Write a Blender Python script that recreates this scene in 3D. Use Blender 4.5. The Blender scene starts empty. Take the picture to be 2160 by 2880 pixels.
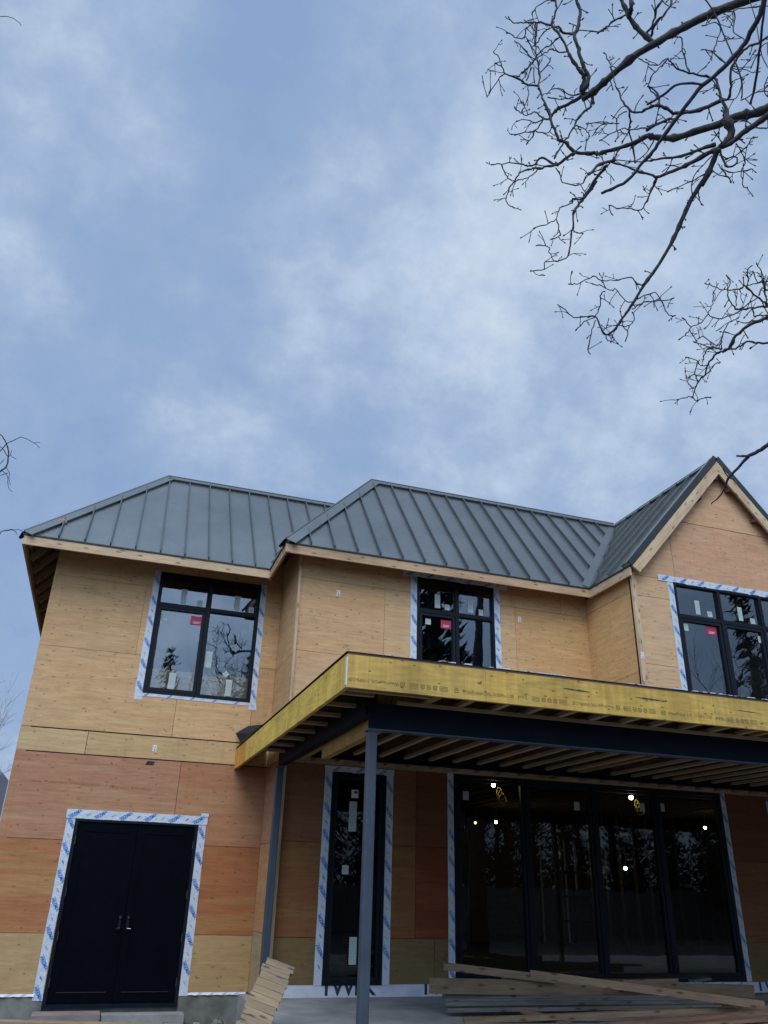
import bpy, math, random
from mathutils import Vector, Matrix
R = math.radians
sc = bpy.context.scene
col = sc.collection
random.seed(7)

# ------------------------------------------------------------------ camera
CAM_O = Vector((0, 0, 1.65)); FPX = 2214.6
FW = Vector((0.2807259545, 0.8585252929, 0.4291005243))
RT = Vector((0.9460474650, -0.3228923400, 0.0271059169))
UP = Vector((-0.1618243876, -0.3983401289, 0.9028499373))
cd = bpy.data.cameras.new('camera'); cam = bpy.data.objects.new('camera', cd); col.objects.link(cam)
cam.matrix_world = Matrix(((RT.x, UP.x, -FW.x, 0), (RT.y, UP.y, -FW.y, 0), (RT.z, UP.z, -FW.z, 1.65), (0, 0, 0, 1)))
cd.sensor_fit = 'VERTICAL'; cd.sensor_height = 36; cd.lens = FPX / 2880 * 36
cd.clip_start = 0.05; cd.clip_end = 3000
sc.camera = cam

# ------------------------------------------------------------------ world
SUN_EL, SUN_AZ = 52, 205          # sun behind and a little left of the camera, veiled by cloud
w = bpy.data.worlds.new('World'); sc.world = w; w.use_nodes = True
nt = w.node_tree; nt.nodes.clear(); L = nt.links
def N(t, tree=None, **k):
    n = (tree or nt).nodes.new(t)
    for a, b in k.items():
        if a.startswith('in_'):
            n.inputs[int(a[3:]) if a[3:].isdigit() else a[3:]].default_value = b
        else: setattr(n, a, b)
    return n
out = N('ShaderNodeOutputWorld'); bg = N('ShaderNodeBackground'); bg.inputs[1].default_value = 0.1
sky = N('ShaderNodeTexSky', sky_type='NISHITA', sun_disc=False); sky.sun_elevation = R(SUN_EL); sky.sun_rotation = R(SUN_AZ)
tc = N('ShaderNodeTexCoord')
sep = N('ShaderNodeSeparateXYZ'); L.new(tc.outputs['Generated'], sep.inputs[0])
ad = N('ShaderNodeMath', operation='ADD', in_1=0.75); L.new(sep.outputs[2], ad.inputs[0])
mx = N('ShaderNodeMath', operation='MAXIMUM', in_1=0.05); L.new(ad.outputs[0], mx.inputs[0])
dx = N('ShaderNodeMath', operation='DIVIDE'); L.new(sep.outputs[0], dx.inputs[0]); L.new(mx.outputs[0], dx.inputs[1])
dy = N('ShaderNodeMath', operation='DIVIDE'); L.new(sep.outputs[1], dy.inputs[0]); L.new(mx.outputs[0], dy.inputs[1])
cv = N('ShaderNodeCombineXYZ'); L.new(dx.outputs[0], cv.inputs[0]); L.new(dy.outputs[0], cv.inputs[1])
n1 = N('ShaderNodeTexNoise'); n1.inputs['Scale'].default_value = 4.2; n1.inputs['Detail'].default_value = 7; n1.inputs['Roughness'].default_value = 0.5; n1.inputs['Distortion'].default_value = 0.15
mp1 = N('ShaderNodeMapping'); mp1.inputs['Location'].default_value = (3.2, 1.7, 0.4); L.new(cv.outputs[0], mp1.inputs[0]); L.new(mp1.outputs[0], n1.inputs['Vector'])
n2 = N('ShaderNodeTexNoise'); n2.inputs['Scale'].default_value = 13.0; n2.inputs['Detail'].default_value = 7; n2.inputs['Roughness'].default_value = 0.62
mp2 = N('ShaderNodeMapping'); mp2.inputs['Location'].default_value = (9.1, 4.2, 2.0); L.new(cv.outputs[0], mp2.inputs[0]); L.new(mp2.outputs[0], n2.inputs['Vector'])
m1 = N('ShaderNodeMath', operation='MULTIPLY', in_1=0.56); L.new(n1.outputs[0], m1.inputs[0])
m2 = N('ShaderNodeMath', operation='MULTIPLY_ADD', in_1=0.44); L.new(n2.outputs[0], m2.inputs[0]); L.new(m1.outputs[0], m2.inputs[2])
# the cloud sheet thins out in a broad patch above and to the right of the roof
def lobe(vec, lo, hi, amt):
    v = Vector(vec).normalized()
    d = N('ShaderNodeVectorMath', operation='DOT_PRODUCT'); L.new(tc.outputs['Generated'], d.inputs[0]); d.inputs[1].default_value = v
    r_ = N('ShaderNodeMapRange', interpolation_type='SMOOTHERSTEP'); r_.inputs[1].default_value = lo; r_.inputs[2].default_value = hi; r_.inputs[4].default_value = amt
    L.new(d.outputs['Value'], r_.inputs[0]); return r_
cur = m2.outputs[0]
for vec, lo, hi, amt in (((0.272, 0.707, 0.722), 0.962, 1.0, 0.075), ((0.55, 0.60, 0.60), 0.93, 1.0, 0.06), ((0.75, 0.62, 0.42), 0.93, 1.0, 0.05), ((0.10, 0.90, 0.40), 0.90, 1.0, -0.045), ((0.10, 0.42, 0.90), 0.95, 1.0, -0.035), ((-0.12, 0.70, 0.70), 0.95, 1.0, -0.02)):
    lb = lobe(vec, lo, hi, amt); a_ = N('ShaderNodeMath', operation='ADD'); L.new(cur, a_.inputs[0]); L.new(lb.outputs[0], a_.inputs[1]); cur = a_.outputs[0]
ramp = N('ShaderNodeValToRGB'); L.new(cur, ramp.inputs[0])
e = ramp.color_ramp.elements
def setramp(e, lst):
    while len(e) > 1: e.remove(e[-1])
    e[0].position = lst[0][0]; e[0].color = (*lst[0][1], 1)
    for p, c in lst[1:]:
        q = e.new(p); q.color = (*c, 1)
setramp(e, [(0.34, (.27, .395, .645)), (0.46, (.315, .44, .665)), (0.54, (.385, .51, .715)), (0.61, (.49, .61, .80)), (0.73, (.67, .77, .90))])
sc10 = N('ShaderNodeVectorMath', operation='SCALE'); sc10.inputs['Scale'].default_value = 10.0; L.new(ramp.outputs[0], sc10.inputs[0])
mixw = N('ShaderNodeMix', data_type='RGBA'); mixw.inputs[0].default_value = 0.93
L.new(sky.outputs[0], mixw.inputs[6]); L.new(sc10.outputs[0], mixw.inputs[7])
sv = Vector((math.sin(R(SUN_AZ)) * math.cos(R(SUN_EL)), math.cos(R(SUN_AZ)) * math.cos(R(SUN_EL)), math.sin(R(SUN_EL))))
sl = lobe(sv, 0.40, 1.0, 2.2); s1_ = N('ShaderNodeMath', operation='ADD', in_1=1.0); L.new(sl.outputs[0], s1_.inputs[0])
veil = N('ShaderNodeVectorMath', operation='SCALE'); L.new(mixw.outputs[2], veil.inputs[0]); L.new(s1_.outputs[0], veil.inputs['Scale'])
L.new(veil.outputs[0], bg.inputs[0]); L.new(bg.outputs[0], out.inputs[0])

sd = bpy.data.lights.new('sun', 'SUN'); so = bpy.data.objects.new('sun', sd); col.objects.link(so)
sd.energy = 1.5; sd.angle = R(35); sd.color = (1.0, 0.95, 0.88)
az, el = R(SUN_AZ), R(SUN_EL)
sdir = Vector((math.sin(az) * math.cos(el), math.cos(az) * math.cos(el), math.sin(el)))
so.rotation_euler = (-sdir).to_track_quat('-Z', 'Y').to_euler(); so.location = sdir * 60
sc.view_settings.view_transform = 'Standard'; sc.view_settings.look = 'None'; sc.view_settings.gamma = 1
sc.view_settings.use_curve_mapping = False; sc.view_settings.exposure = 0.0
sc.cycles.max_bounces = 8; sc.cycles.transparent_max_bounces = 12
sc.cycles.use_denoising = True

# ------------------------------------------------------------------ projection helpers (plain survey geometry)
def ray(u, v): return FW + RT * ((u - 1080) / FPX) - UP * ((v - 1440) / FPX)
def atdepth(u, v, d): return CAM_O + ray(u, v) * d
def aty(u, v, y): r = ray(u, v); return CAM_O + r * (y / r.y)

# ------------------------------------------------------------------ materials
def mat(name):
    m = bpy.data.materials.new(name); m.use_nodes = True
    t = m.node_tree; b = t.nodes['Principled BSDF']; return m, t, b
def ramp_node(t, lst, interp='LINEAR'):
    r = t.nodes.new('ShaderNodeValToRGB'); setramp(r.color_ramp.elements, lst); r.color_ramp.interpolation = interp; return r
def uvmap(t, scale=(1, 1, 1), loc=(0, 0, 0)):
    c = t.nodes.new('ShaderNodeTexCoord'); m = t.nodes.new('ShaderNodeMapping'); m.inputs['Scale'].default_value = scale; m.inputs['Location'].default_value = loc
    t.links.new(c.outputs['UV'], m.inputs[0]); return m.outputs[0]
def noise(t, vec, scale, detail=4, rough=0.55, dist=0.0):
    n = t.nodes.new('ShaderNodeTexNoise'); n.inputs['Scale'].default_value = scale; n.inputs['Detail'].default_value = detail
    n.inputs['Roughness'].default_value = rough; n.inputs['Distortion'].default_value = dist; t.links.new(vec, n.inputs['Vector']); return n.outputs[0]
def mrange(t, src, a, b, c, d):
    n = t.nodes.new('ShaderNodeMapRange'); t.links.new(src, n.inputs[0])
    for i, v in zip((1, 2, 3, 4), (a, b, c, d)): n.inputs[i].default_value = v
    return n.outputs[0]
def mixc(t, mode, fac, a, b):
    n = t.nodes.new('ShaderNodeMix'); n.data_type = 'RGBA'; n.blend_type = mode
    for i, v in ((0, fac), (6, a), (7, b)):
        if hasattr(v, 'is_linked') or hasattr(v, 'links'): t.links.new(v, n.inputs[i])
        else: n.inputs[i].default_value = v if i == 0 else (*v, 1)
    return n.outputs[2]
def mathn(t, op, a, b=0.0):
    n = t.nodes.new('ShaderNodeMath'); n.operation = op
    for i, v in ((0, a), (1, b)):
        if hasattr(v, 'links'): t.links.new(v, n.inputs[i])
        else: n.inputs[i].default_value = v
    return n.outputs[0]
def gray(t, f):      # float -> colour socket
    n = t.nodes.new('ShaderNodeCombineColor')
    for i in range(3): t.links.new(f, n.inputs[i])
    return n.outputs[0]
def bump(t, b, h, strength, dist=0.01):
    n = t.nodes.new('ShaderNodeBump'); n.inputs['Strength'].default_value = strength; n.inputs['Distance'].default_value = dist
    t.links.new(h, n.inputs['Height']); t.links.new(n.outputs[0], b.inputs['Normal'])

def plywood_mat():
    m, t, b = mat('plywood')
    at = t.nodes.new('ShaderNodeAttribute'); at.attribute_name = 'tone'
    v = uvmap(t, (1, 1, 1))
    g = noise(t, uvmap(t, (1.1, 16, 1)), 2.2, 7, 0.62, 0.5)          # long face grain
    g2 = noise(t, uvmap(t, (0.8, 5.0, 1), (3, 7, 0)), 1.6, 5, 0.6, 1.2)
    cath = noise(t, uvmap(t, (0.55, 2.4, 1), (11, 3, 0)), 1.3, 3, 0.5, 2.2)   # cathedral figure
    ph = mathn(t, 'FRACT', mathn(t, 'MULTIPLY', cath, 9.0))
    ring = mathn(t, 'ABSOLUTE', mathn(t, 'SUBTRACT', ph, 0.5))
    c = mixc(t, 'MULTIPLY', 1.0, at.outputs['Color'], gray(t, mrange(t, g, 0.3, 0.72, 0.84, 1.10)))
    c = mixc(t, 'MULTIPLY', 1.0, c, gray(t, mrange(t, g2, 0.32, 0.7, 0.89, 1.09)))
    c = mixc(t, 'MULTIPLY', 1.0, c, gray(t, mrange(t, ring, 0.0, 0.10, 0.86, 1.0)))
    # warm / pinkish veneer patches
    pt = noise(t, uvmap(t, (0.7, 1.6, 1), (5, 5, 0)), 1.1, 3, 0.5, 0.8)
    c = mixc(t, 'MIX', mrange(t, pt, 0.5, 0.68, 0.0, 0.22), c, mixc(t, 'MULTIPLY', 1.0, c, (1.06, 0.84, 0.72)))
    st = noise(t, uvmap(t, (1.6, 0.7, 1), (2, 8, 0)), 1.5, 5, 0.6)
    c = mixc(t, 'MIX', mrange(t, st, 0.55, 0.75, 0.0, 0.35), c, mixc(t, 'MULTIPLY', 1.0, c, (0.70, 0.68, 0.62)))
    rd = t.nodes.new('ShaderNodeSeparateColor'); t.links.new(at.outputs['Color'], rd.inputs[0])
    redn = mrange(t, mathn(t, 'SUBTRACT', rd.outputs[0], mathn(t, 'MULTIPLY', rd.outputs[1], 1.62)), 0.02, 0.12, 0.0, 1.0)
    bn_ = noise(t, uvmap(t, (.16, 2.6, 1), (3, 6.4, 0)), 1.6, 4, 0.55, 0.25)
    c = mixc(t, 'MIX', mathn(t, 'MULTIPLY', redn, mrange(t, bn_, 0.50, 0.60, 0.0, 0.85)), c, mixc(t, 'MULTIPLY', 1.0, c, (1.08, 1.42, 1.35)))
    # rain stained streaks running down
    rs = noise(t, uvmap(t, (9, 0.5, 1), (6, 2, 0)), 1.0, 4, 0.6)
    c = mixc(t, 'MIX', mrange(t, rs, 0.58, 0.74, 0.0, 0.3), c, mixc(t, 'MULTIPLY', 1.0, c, (0.72, 0.69, 0.64)))
    # thin dark splits
    sp = noise(t, uvmap(t, (1.3, 42, 1), (1, 4, 0)), 1.5, 3, 0.5)
    c = mixc(t, 'MIX', mrange(t, sp, 0.72, 0.77, 0.0, 0.5), c, (.10, .055, .03))
    # nail heads along the studs + random knots
    def dots(scale, loc, rnd, r0, r1, amt, colr):
        nonlocal c
        vo = t.nodes.new('ShaderNodeTexVoronoi'); vo.voronoi_dimensions = '2D'; vo.feature = 'F1'; vo.inputs['Scale'].default_value = 1.0; vo.inputs['Randomness'].default_value = rnd
        t.links.new(uvmap(t, scale, loc), vo.inputs['Vector'])
        thr = mrange(t, noise(t, uvmap(t, (.5, .6, 1), (loc[1], 3, 0)), 1.2, 2, 0.5), .38, .62, .80, .30)
        wn = mrange(t, vo.outputs['Distance'], r0, r1, amt, 0.0)
        sel = t.nodes.new('ShaderNodeSeparateColor'); t.links.new(vo.outputs['Color'], sel.inputs[0])
        f = mathn(t, 'MULTIPLY', wn, mathn(t, 'GREATER_THAN', sel.outputs[0], thr))
        c = mixc(t, 'MIX', f, c, colr)
    dots((2.46, 3.3, 1), (0.3, 0.2, 0), 0.45, 0.014, 0.036, 0.8, (.045, .025, .018))
    dots((3.1, 4.6, 1), (4.3, 1.2, 0), 1.0, 0.02, 0.075, 0.6, (.10, .045, .025))
    dots((1.9, 5.2, 1), (1.3, 6.2, 0), 1.0, 0.03, 0.085, 0.5, (.12, .055, .03))
    t.links.new(c, b.inputs['Base Color']); b.inputs['Roughness'].default_value = 0.75; b.inputs['Specular IOR Level'].default_value = 0.25
    bump(t, b, g, 0.35, 0.004); return m

def wood_mat(name, base, dark, rough=0.75, grain=22, knots=True, spread=1.0, weather=0.0):
    m, t, b = mat(name)
    g = noise(t, uvmap(t, (1.2, grain, 1)), 2.5, 6, 0.6, 0.4)
    rr = ramp_node(t, [(0.3, tuple(x + (y - x) * 1.0 for x, y in zip(base, dark))), (0.5, tuple((x + y) / 2 + (x - y) * .25 for x, y in zip(base, dark))), (0.68, base)])
    t.links.new(g, rr.inputs[0]); c = rr.outputs[0]
    g2 = noise(t, uvmap(t, (0.7, 3, 1), (4, 2, 0)), 1.3, 4, 0.6)
    c = mixc(t, 'MULTIPLY', 1.0, c, gray(t, mrange(t, g2, 0.3, 0.7, 0.72, 1.18)))
    if weather:
        g3 = noise(t, uvmap(t, (1.5, 5, 1), (9, 2, 0)), 1.1, 5, 0.6)
        c = mixc(t, 'MIX', mrange(t, g3, 0.42, 0.65, 0.0, weather), c, (.17, .165, .155))
    if knots:
        vo = t.nodes.new('ShaderNodeTexVoronoi'); vo.voronoi_dimensions = '2D'; vo.inputs['Scale'].default_value = 1.0
        t.links.new(uvmap(t, (2.2, 7.0, 1), (.4, .7, 0)), vo.inputs['Vector'])
        c = mixc(t, 'MIX', mrange(t, vo.outputs['Distance'], 0.05, 0.13, 0.8, 0.0), c, tuple(x * .3 for x in dark))
    t.links.new(c, b.inputs['Base Color']); b.inputs['Roughness'].default_value = rough; b.inputs['Specular IOR Level'].default_value = 0.25
    bump(t, b, g, 0.3, 0.003); return m

def flat_mat(name, c, rough=0.6, metallic=0.0, nz=0.15, nscale=6, spec=0.5, b_str=0.0):
    m, t, b = mat(name)
    tcn = t.nodes.new('ShaderNodeTexCoord'); g = noise(t, tcn.outputs['Object'], nscale, 5, 0.6)
    cc = mixc(t, 'MULTIPLY', 1.0, c, gray(t, mrange(t, g, 0.3, 0.7, 1 - nz, 1 + nz)))
    t.links.new(cc, b.inputs['Base Color']); b.inputs['Roughness'].default_value = rough; b.inputs['Metallic'].default_value = metallic
    b.inputs['Specular IOR Level'].default_value = spec
    if b_str: bump(t, b, g, b_str, 0.02)
    return m

def glass_mat(name, refl, tint=(.55, .62, .62), wav=0.012):
    m, t, b = mat(name); t.nodes.remove(b)
    o = t.nodes['Material Output']; tr = t.nodes.new('ShaderNodeBsdfTransparent'); tr.inputs[0].default_value = (*tint, 1)
    gl = t.nodes.new('ShaderNodeBsdfGlossy'); gl.inputs['Roughness'].default_value = 0.0; gl.inputs[0].default_value = (.82, .92, 1.0, 1)
    fr = t.nodes.new('ShaderNodeFresnel'); fr.inputs[0].default_value = 1.5
    f = mathn(t, 'ADD', fr.outputs[0], refl)
    ms = t.nodes.new('ShaderNodeMixShader'); t.links.new(f, ms.inputs[0]); t.links.new(tr.outputs[0], ms.inputs[1]); t.links.new(gl.outputs[0], ms.inputs[2])
    tcn = t.nodes.new('ShaderNodeTexCoord'); g = noise(t, tcn.outputs['Object'], 1.6, 2, 0.4)
    bn = t.nodes.new('ShaderNodeBump'); bn.inputs['Strength'].default_value = 1.0; bn.inputs['Distance'].default_value = wav
    t.links.new(g, bn.inputs['Height']); t.links.new(bn.outputs[0], gl.inputs['Normal'])
    t.links.new(ms.outputs[0], o.inputs[0]); return m

M = {}
M['ply'] = plywood_mat()
M['backing'] = flat_mat('dark backing', (.035, .022, .015), 0.9, nz=.3)
M['fascia'] = wood_mat('fascia pine', (.62, .46, .29), (.44, .30, .18), grain=18)
M['fascia2'] = wood_mat('fascia pine brown', (.53, .36, .215), (.36, .225, .13), grain=18)
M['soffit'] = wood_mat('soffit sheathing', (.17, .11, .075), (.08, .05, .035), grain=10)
M['joist'] = wood_mat('joist lumber', (.48, .33, .20), (.30, .195, .115), grain=20, knots=False)
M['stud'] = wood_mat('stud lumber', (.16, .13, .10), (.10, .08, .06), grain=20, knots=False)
M['lumber'] = wood_mat('raw lumber', (.26, .185, .115), (.15, .10, .062), grain=26)
M['lumber_grey'] = wood_mat('weathered lumber', (.17, .16, .145), (.085, .08, .07), grain=26, weather=.6)
M['lumber_red'] = wood_mat('reddish board', (.25, .15, .105), (.15, .085, .055), grain=20)
M['cleat'] = wood_mat('cleat lumber', (.35, .26, .155), (.22, .155, .095), grain=20, weather=.35)

def roof_mat():
    m, t, b = mat('standing seam metal')
    tcn = t.nodes.new('ShaderNodeTexCoord'); g = noise(t, tcn.outputs['Object'], 0.9, 4, 0.55); g2 = noise(t, tcn.outputs['Object'], 14, 4, 0.6)
    c = mixc(t, 'MULTIPLY', 1.0, (.175, .186, .177), gray(t, mrange(t, g, 0.3, 0.7, 0.86, 1.12)))
    t.links.new(c, b.inputs['Base Color']); b.inputs['Metallic'].default_value = 0.75
    t.links.new(mrange(t, g2, 0.3, 0.7, 0.27, 0.40), b.inputs['Roughness'])
    bump(t, b, g, 0.5, 0.015); return m
M['roof'] = roof_mat()
M['seam'] = flat_mat('seam metal', (.075, .088, .088), 0.4, 0.4)  # same metal as the roof; ribs' dark reflections are put into this colour
M['rooftrim'] = flat_mat('dark metal trim', (.03, .036, .038), 0.5, 0.3)
M['black'] = flat_mat('black aluminium', (.005, .0075, .013), 0.5, 0.0, nz=.1, spec=.2)
M['blacksash'] = flat_mat('black sash', (.006, .009, .015), 0.5, 0.0, nz=.1, spec=.22)
M['door'] = flat_mat('black door panel', (.0014, .0022, .0048), 0.6, 0.0, nz=.25, spec=.05)
M['hinge'] = flat_mat('hinge steel', (.10, .10, .11), 0.35, 0.8)
M['chrome'] = flat_mat('satin chrome', (.28, .28, .29), 0.25, 1.0)
M['glass'] = glass_mat('window glass', 0.14, (.82, .86, .86), .0016)
M['glassd'] = glass_mat('door glass', 0.012, (.34, .39, .42), 0.002)
M['glassn'] = glass_mat('narrow door glass', 0.005, (.2, .24, .26), 0.002)
M['tapew'] = flat_mat('white flashing tape', (.56, .61, .66), 0.38, nz=.07, nscale=16, b_str=.6)
M['tapeb'] = flat_mat('blue print', (.04, .20, .55), 0.5, nz=.1)
M['tapeg'] = flat_mat('faint violet print', (.32, .38, .58), 0.5, nz=.1)
M['wrap'] = flat_mat('white house wrap', (.60, .62, .68), 0.55, nz=.14, nscale=5, b_str=.5)
M['navy'] = flat_mat('navy print', (.012, .025, .075), 0.6, nz=.1)
M['sticker'] = flat_mat('pale sticker', (.40, .49, .46), 0.6, nz=.06)
M['stickerprint'] = flat_mat('sticker print', (.28, .36, .34), 0.6, nz=.06)
M['redst'] = flat_mat('red sticker', (.42, .02, .06), 0.5, nz=.05)
M['white'] = flat_mat('white print', (.75, .75, .75), 0.5, nz=.05)
M['tag'] = flat_mat('white paper tag', (.70, .69, .68), 0.6, nz=.03)
M['ink'] = flat_mat('dark ink', (.06, .055, .04), 0.8, nz=.2)
M['inkw'] = flat_mat('worn stamp ink', (.13, .105, .04), 0.8, nz=.35, nscale=40)
M['concrete'] = flat_mat('slab concrete', (.26, .26, .25), 0.85, nz=.28, nscale=2.2, b_str=.3)
M['found'] = flat_mat('foundation concrete', (.16, .165, .145), 0.9, nz=.4, nscale=3.5, b_str=.6)
M['stone'] = flat_mat('step stone', (.23, .185, .165), 0.85, nz=.25, nscale=3, b_str=.5)
M['dirt'] = flat_mat('dirt', (.055, .046, .037), 0.95, nz=.45, nscale=1.3, b_str=1.0)
M['membrane'] = flat_mat('black membrane', (.012, .012, .013), 0.8, nz=.3)
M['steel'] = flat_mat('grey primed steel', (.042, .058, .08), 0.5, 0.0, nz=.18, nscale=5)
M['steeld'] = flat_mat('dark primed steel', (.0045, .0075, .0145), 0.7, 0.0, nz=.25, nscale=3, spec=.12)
M['bark'] = flat_mat('bark', (.055, .052, .052), 0.95, nz=.45, nscale=12, b_str=.8)
M['barkp'] = flat_mat('dark violet bark', (.062, .052, .068), 0.95, nz=.4, nscale=12)
M['barkfar'] = flat_mat('grey bark', (.06, .05, .045), 0.95, nz=.3)
M['needle'] = flat_mat('dark needles', (.018, .032, .018), 0.9, nz=.5, nscale=2)
M['pale'] = flat_mat('pale catkins', (.42, .44, .43), 0.9, nz=.3)
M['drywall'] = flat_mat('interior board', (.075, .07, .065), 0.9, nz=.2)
M['farwall'] = flat_mat('far apartment render', (.30, .27, .29), 0.9, nz=.25, nscale=1.5)
M['cable'] = flat_mat('yellow cable', (.62, .44, .05), 0.5)
M['fence'] = flat_mat('grey fence boards', (.22, .21, .19), 0.9, nz=.3)

def lvl_mat():
    m, t, b = mat('yellow laminated veneer')
    g = noise(t, uvmap(t, (2.0, 14, 1)), 2.0, 6, 0.6, 0.3); g2 = noise(t, uvmap(t, (1.5, 1.3, 1), (3, 3, 0)), 1.2, 4, 0.6)
    vst = noise(t, uvmap(t, (14, 0.6, 1), (1, 3, 0)), 1.0, 4, 0.6)
    at = t.nodes.new('ShaderNodeAttribute'); at.attribute_name = 'tone'
    c = mixc(t, 'MULTIPLY', 1.0, at.outputs['Color'], gray(t, mrange(t, g, 0.3, 0.7, 0.82, 1.14)))
    c = mixc(t, 'MULTIPLY', 1.0, c, gray(t, mrange(t, g2, 0.3, 0.7, 0.76, 1.18)))
    c = mixc(t, 'MULTIPLY', 1.0, c, gray(t, mrange(t, vst, 0.3, 0.7, 0.82, 1.14)))
    sm = noise(t, uvmap(t, (1.1, 4.0, 1), (13, 3, 0)), 1.3, 5, 0.6)
    c = mixc(t, 'MIX', mrange(t, sm, 0.56, 0.74, 0.0, 0.65), c, (.17, .135, .06))
    vo = t.nodes.new('ShaderNodeTexVoronoi'); vo.voronoi_dimensions = '2D'; vo.inputs['Scale'].default_value = 1.0
    t.links.new(uvmap(t, (3.4, 7.0, 1), (.4, .7, 0)), vo.inputs['Vector'])
    c = mixc(t, 'MIX', mrange(t, vo.outputs['Distance'], 0.03, 0.07, 0.8, 0.0), c, (.08, .055, .02))
    t.links.new(c, b.inputs['Base Color']); b.inputs['Roughness'].default_value = 0.6; b.inputs['Specular IOR Level'].default_value = 0.25
    bump(t, b, g, 0.25, 0.003); return m
M['lvl'] = lvl_mat()

def emis(name, c, s):
    m, t, b = mat(name); b.inputs['Emission Color'].default_value = (*c, 1); b.inputs['Emission Strength'].default_value = s; return m
M['bulb'] = emis('lit bulb', (1, .86, .6), 40)
M['bulbamber'] = emis('amber bulb', (1, .55, .15), 8.0)

# ------------------------------------------------------------------ mesh builder
WORLD = {}
class MB:
    def __init__(s): s.v = []; s.f = []; s.m = []; s.uv = []; s.c = []; s.mats = []
    def mi(s, k):
        if k not in s.mats: s.mats.append(k)
        return s.mats.index(k)
    def face(s, pts, k, uv=None, c=(1, 1, 1)):
        i = len(s.v); s.v += [tuple(p) for p in pts]; s.f.append(tuple(range(i, i + len(pts)))); s.m.append(s.mi(k))
        s.uv.append(uv if uv else [(p[0], p[2]) for p in pts]); s.c.append(c)
    def box(s, a, b, k, c=(1, 1, 1), uo=None):
        # axis-aligned box; uv runs along the longest side
        x0, y0, z0 = (min(a[i], b[i]) for i in range(3)); x1, y1, z1 = (max(a[i], b[i]) for i in range(3))
        s.beam(Vector(((x0), (y0 + y1) / 2, (z0 + z1) / 2)), Vector((x1, (y0 + y1) / 2, (z0 + z1) / 2)), y1 - y0, z1 - z0, k, Vector((0, 0, 1)), c, uo) if (x1 - x0) >= max(y1 - y0, z1 - z0) else (
            s.beam(Vector(((x0 + x1) / 2, y0, (z0 + z1) / 2)), Vector(((x0 + x1) / 2, y1, (z0 + z1) / 2)), x1 - x0, z1 - z0, k, Vector((0, 0, 1)), c, uo) if (y1 - y0) >= (z1 - z0) else
            s.beam(Vector(((x0 + x1) / 2, (y0 + y1) / 2, z0)), Vector(((x0 + x1) / 2, (y0 + y1) / 2, z1)), x1 - x0, y1 - y0, k, Vector((0, 1, 0)), c, uo))
    def beam(s, p0, p1, wd, ht, k, up=Vector((0, 0, 1)), c=(1, 1, 1), uo=None):
        p0 = Vector(p0); p1 = Vector(p1); d = (p1 - p0); ln = d.length; d = d.normalized(); up = Vector(up)
        sdv = d.cross(up).normalized(); upv = sdv.cross(d).normalized()
        a = sdv * (wd / 2); b = upv * (ht / 2)
        q = [p0 - a - b, p0 + a - b, p0 + a + b, p0 - a + b, p1 - a - b, p1 + a - b, p1 + a + b, p1 - a + b]
        if uo is None: uo = random.uniform(0, 40)
        def side(i, j, o, h):
            s.face([q[i], q[i + 4], q[j + 4], q[j]], k, [(uo, uo + o), (uo + ln, uo + o), (uo + ln, uo + o + h), (uo, uo + o + h)], c)
        side(1, 0, 0, wd); side(2, 1, wd, ht); side(3, 2, wd + ht, wd); side(0, 3, 2 * wd + ht, ht)
        s.face([q[0], q[3], q[2], q[1]], k, [(uo, uo), (uo, uo + .1), (uo + .04, uo + .1), (uo + .04, uo)], c)
        s.face([q[4], q[5], q[6], q[7]], k, [(uo, uo), (uo + .04, uo), (uo + .04, uo + .1), (uo, uo + .1)], c)
    def poly(s, pts, thick, n, k, uvf=None, c=(1, 1, 1), kside=None):
        # extrude polygon pts by thick along n (pts are the back side); closed
        n = Vector(n); top = [Vector(p) + n * thick for p in pts]; P = [Vector(p) for p in pts]
        f = uvf or (lambda p: (p.x, p.z))
        nn = (P[1] - P[0]).cross(P[2] - P[0])
        if nn.dot(n) < 0: P = P[::-1]; top = top[::-1]
        s.face(top, k, [f(p) for p in top], c); s.face(P[::-1], kside or k, [f(p) for p in P[::-1]], c)
        for i in range(len(P)):
            j = (i + 1) % len(P); q = [P[i], P[j], top[j], top[i]]
            s.face(q, kside or k, [f(p) for p in q], c)
    def tube(s, pts, rad, k, sides=6, cap=True):
        pts = [Vector(p) for p in pts]; n = len(pts); base = len(s.v); prev = None
        for i, p in enumerate(pts):
            d = (pts[min(i + 1, n - 1)] - pts[max(i - 1, 0)])
            if d.length < 1e-9: d = Vector((0, 0, 1))
            d.normalize()
            a = d.cross(Vector((0, 0, 1)) if abs(d.z) < .95 else Vector((1, 0, 0))).normalized() if prev is None else (prev - d * prev.dot(d)).normalized()
            prev = a; b = d.cross(a)
            for q in range(sides):
                t = 2 * math.pi * q / sides; s.v.append(tuple(p + (a * math.cos(t) + b * math.sin(t)) * rad[i]))
        mi = s.mi(k)
        for i in range(n - 1):
            for q in range(sides):
                r = (q + 1) % sides; s.f.append((base + i * sides + q, base + i * sides + r, base + (i + 1) * sides + r, base + (i + 1) * sides + q)); s.m.append(mi); s.uv.append([(0, 0)] * 4); s.c.append((1, 1, 1))
        if cap:
            s.f.append(tuple(base + (n - 1) * sides + q for q in range(sides))); s.m.append(mi); s.uv.append([(0, 0)] * sides); s.c.append((1, 1, 1))
            s.f.append(tuple(base + q for q in range(sides))[::-1]); s.m.append(mi); s.uv.append([(0, 0)] * sides); s.c.append((1, 1, 1))
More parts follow.
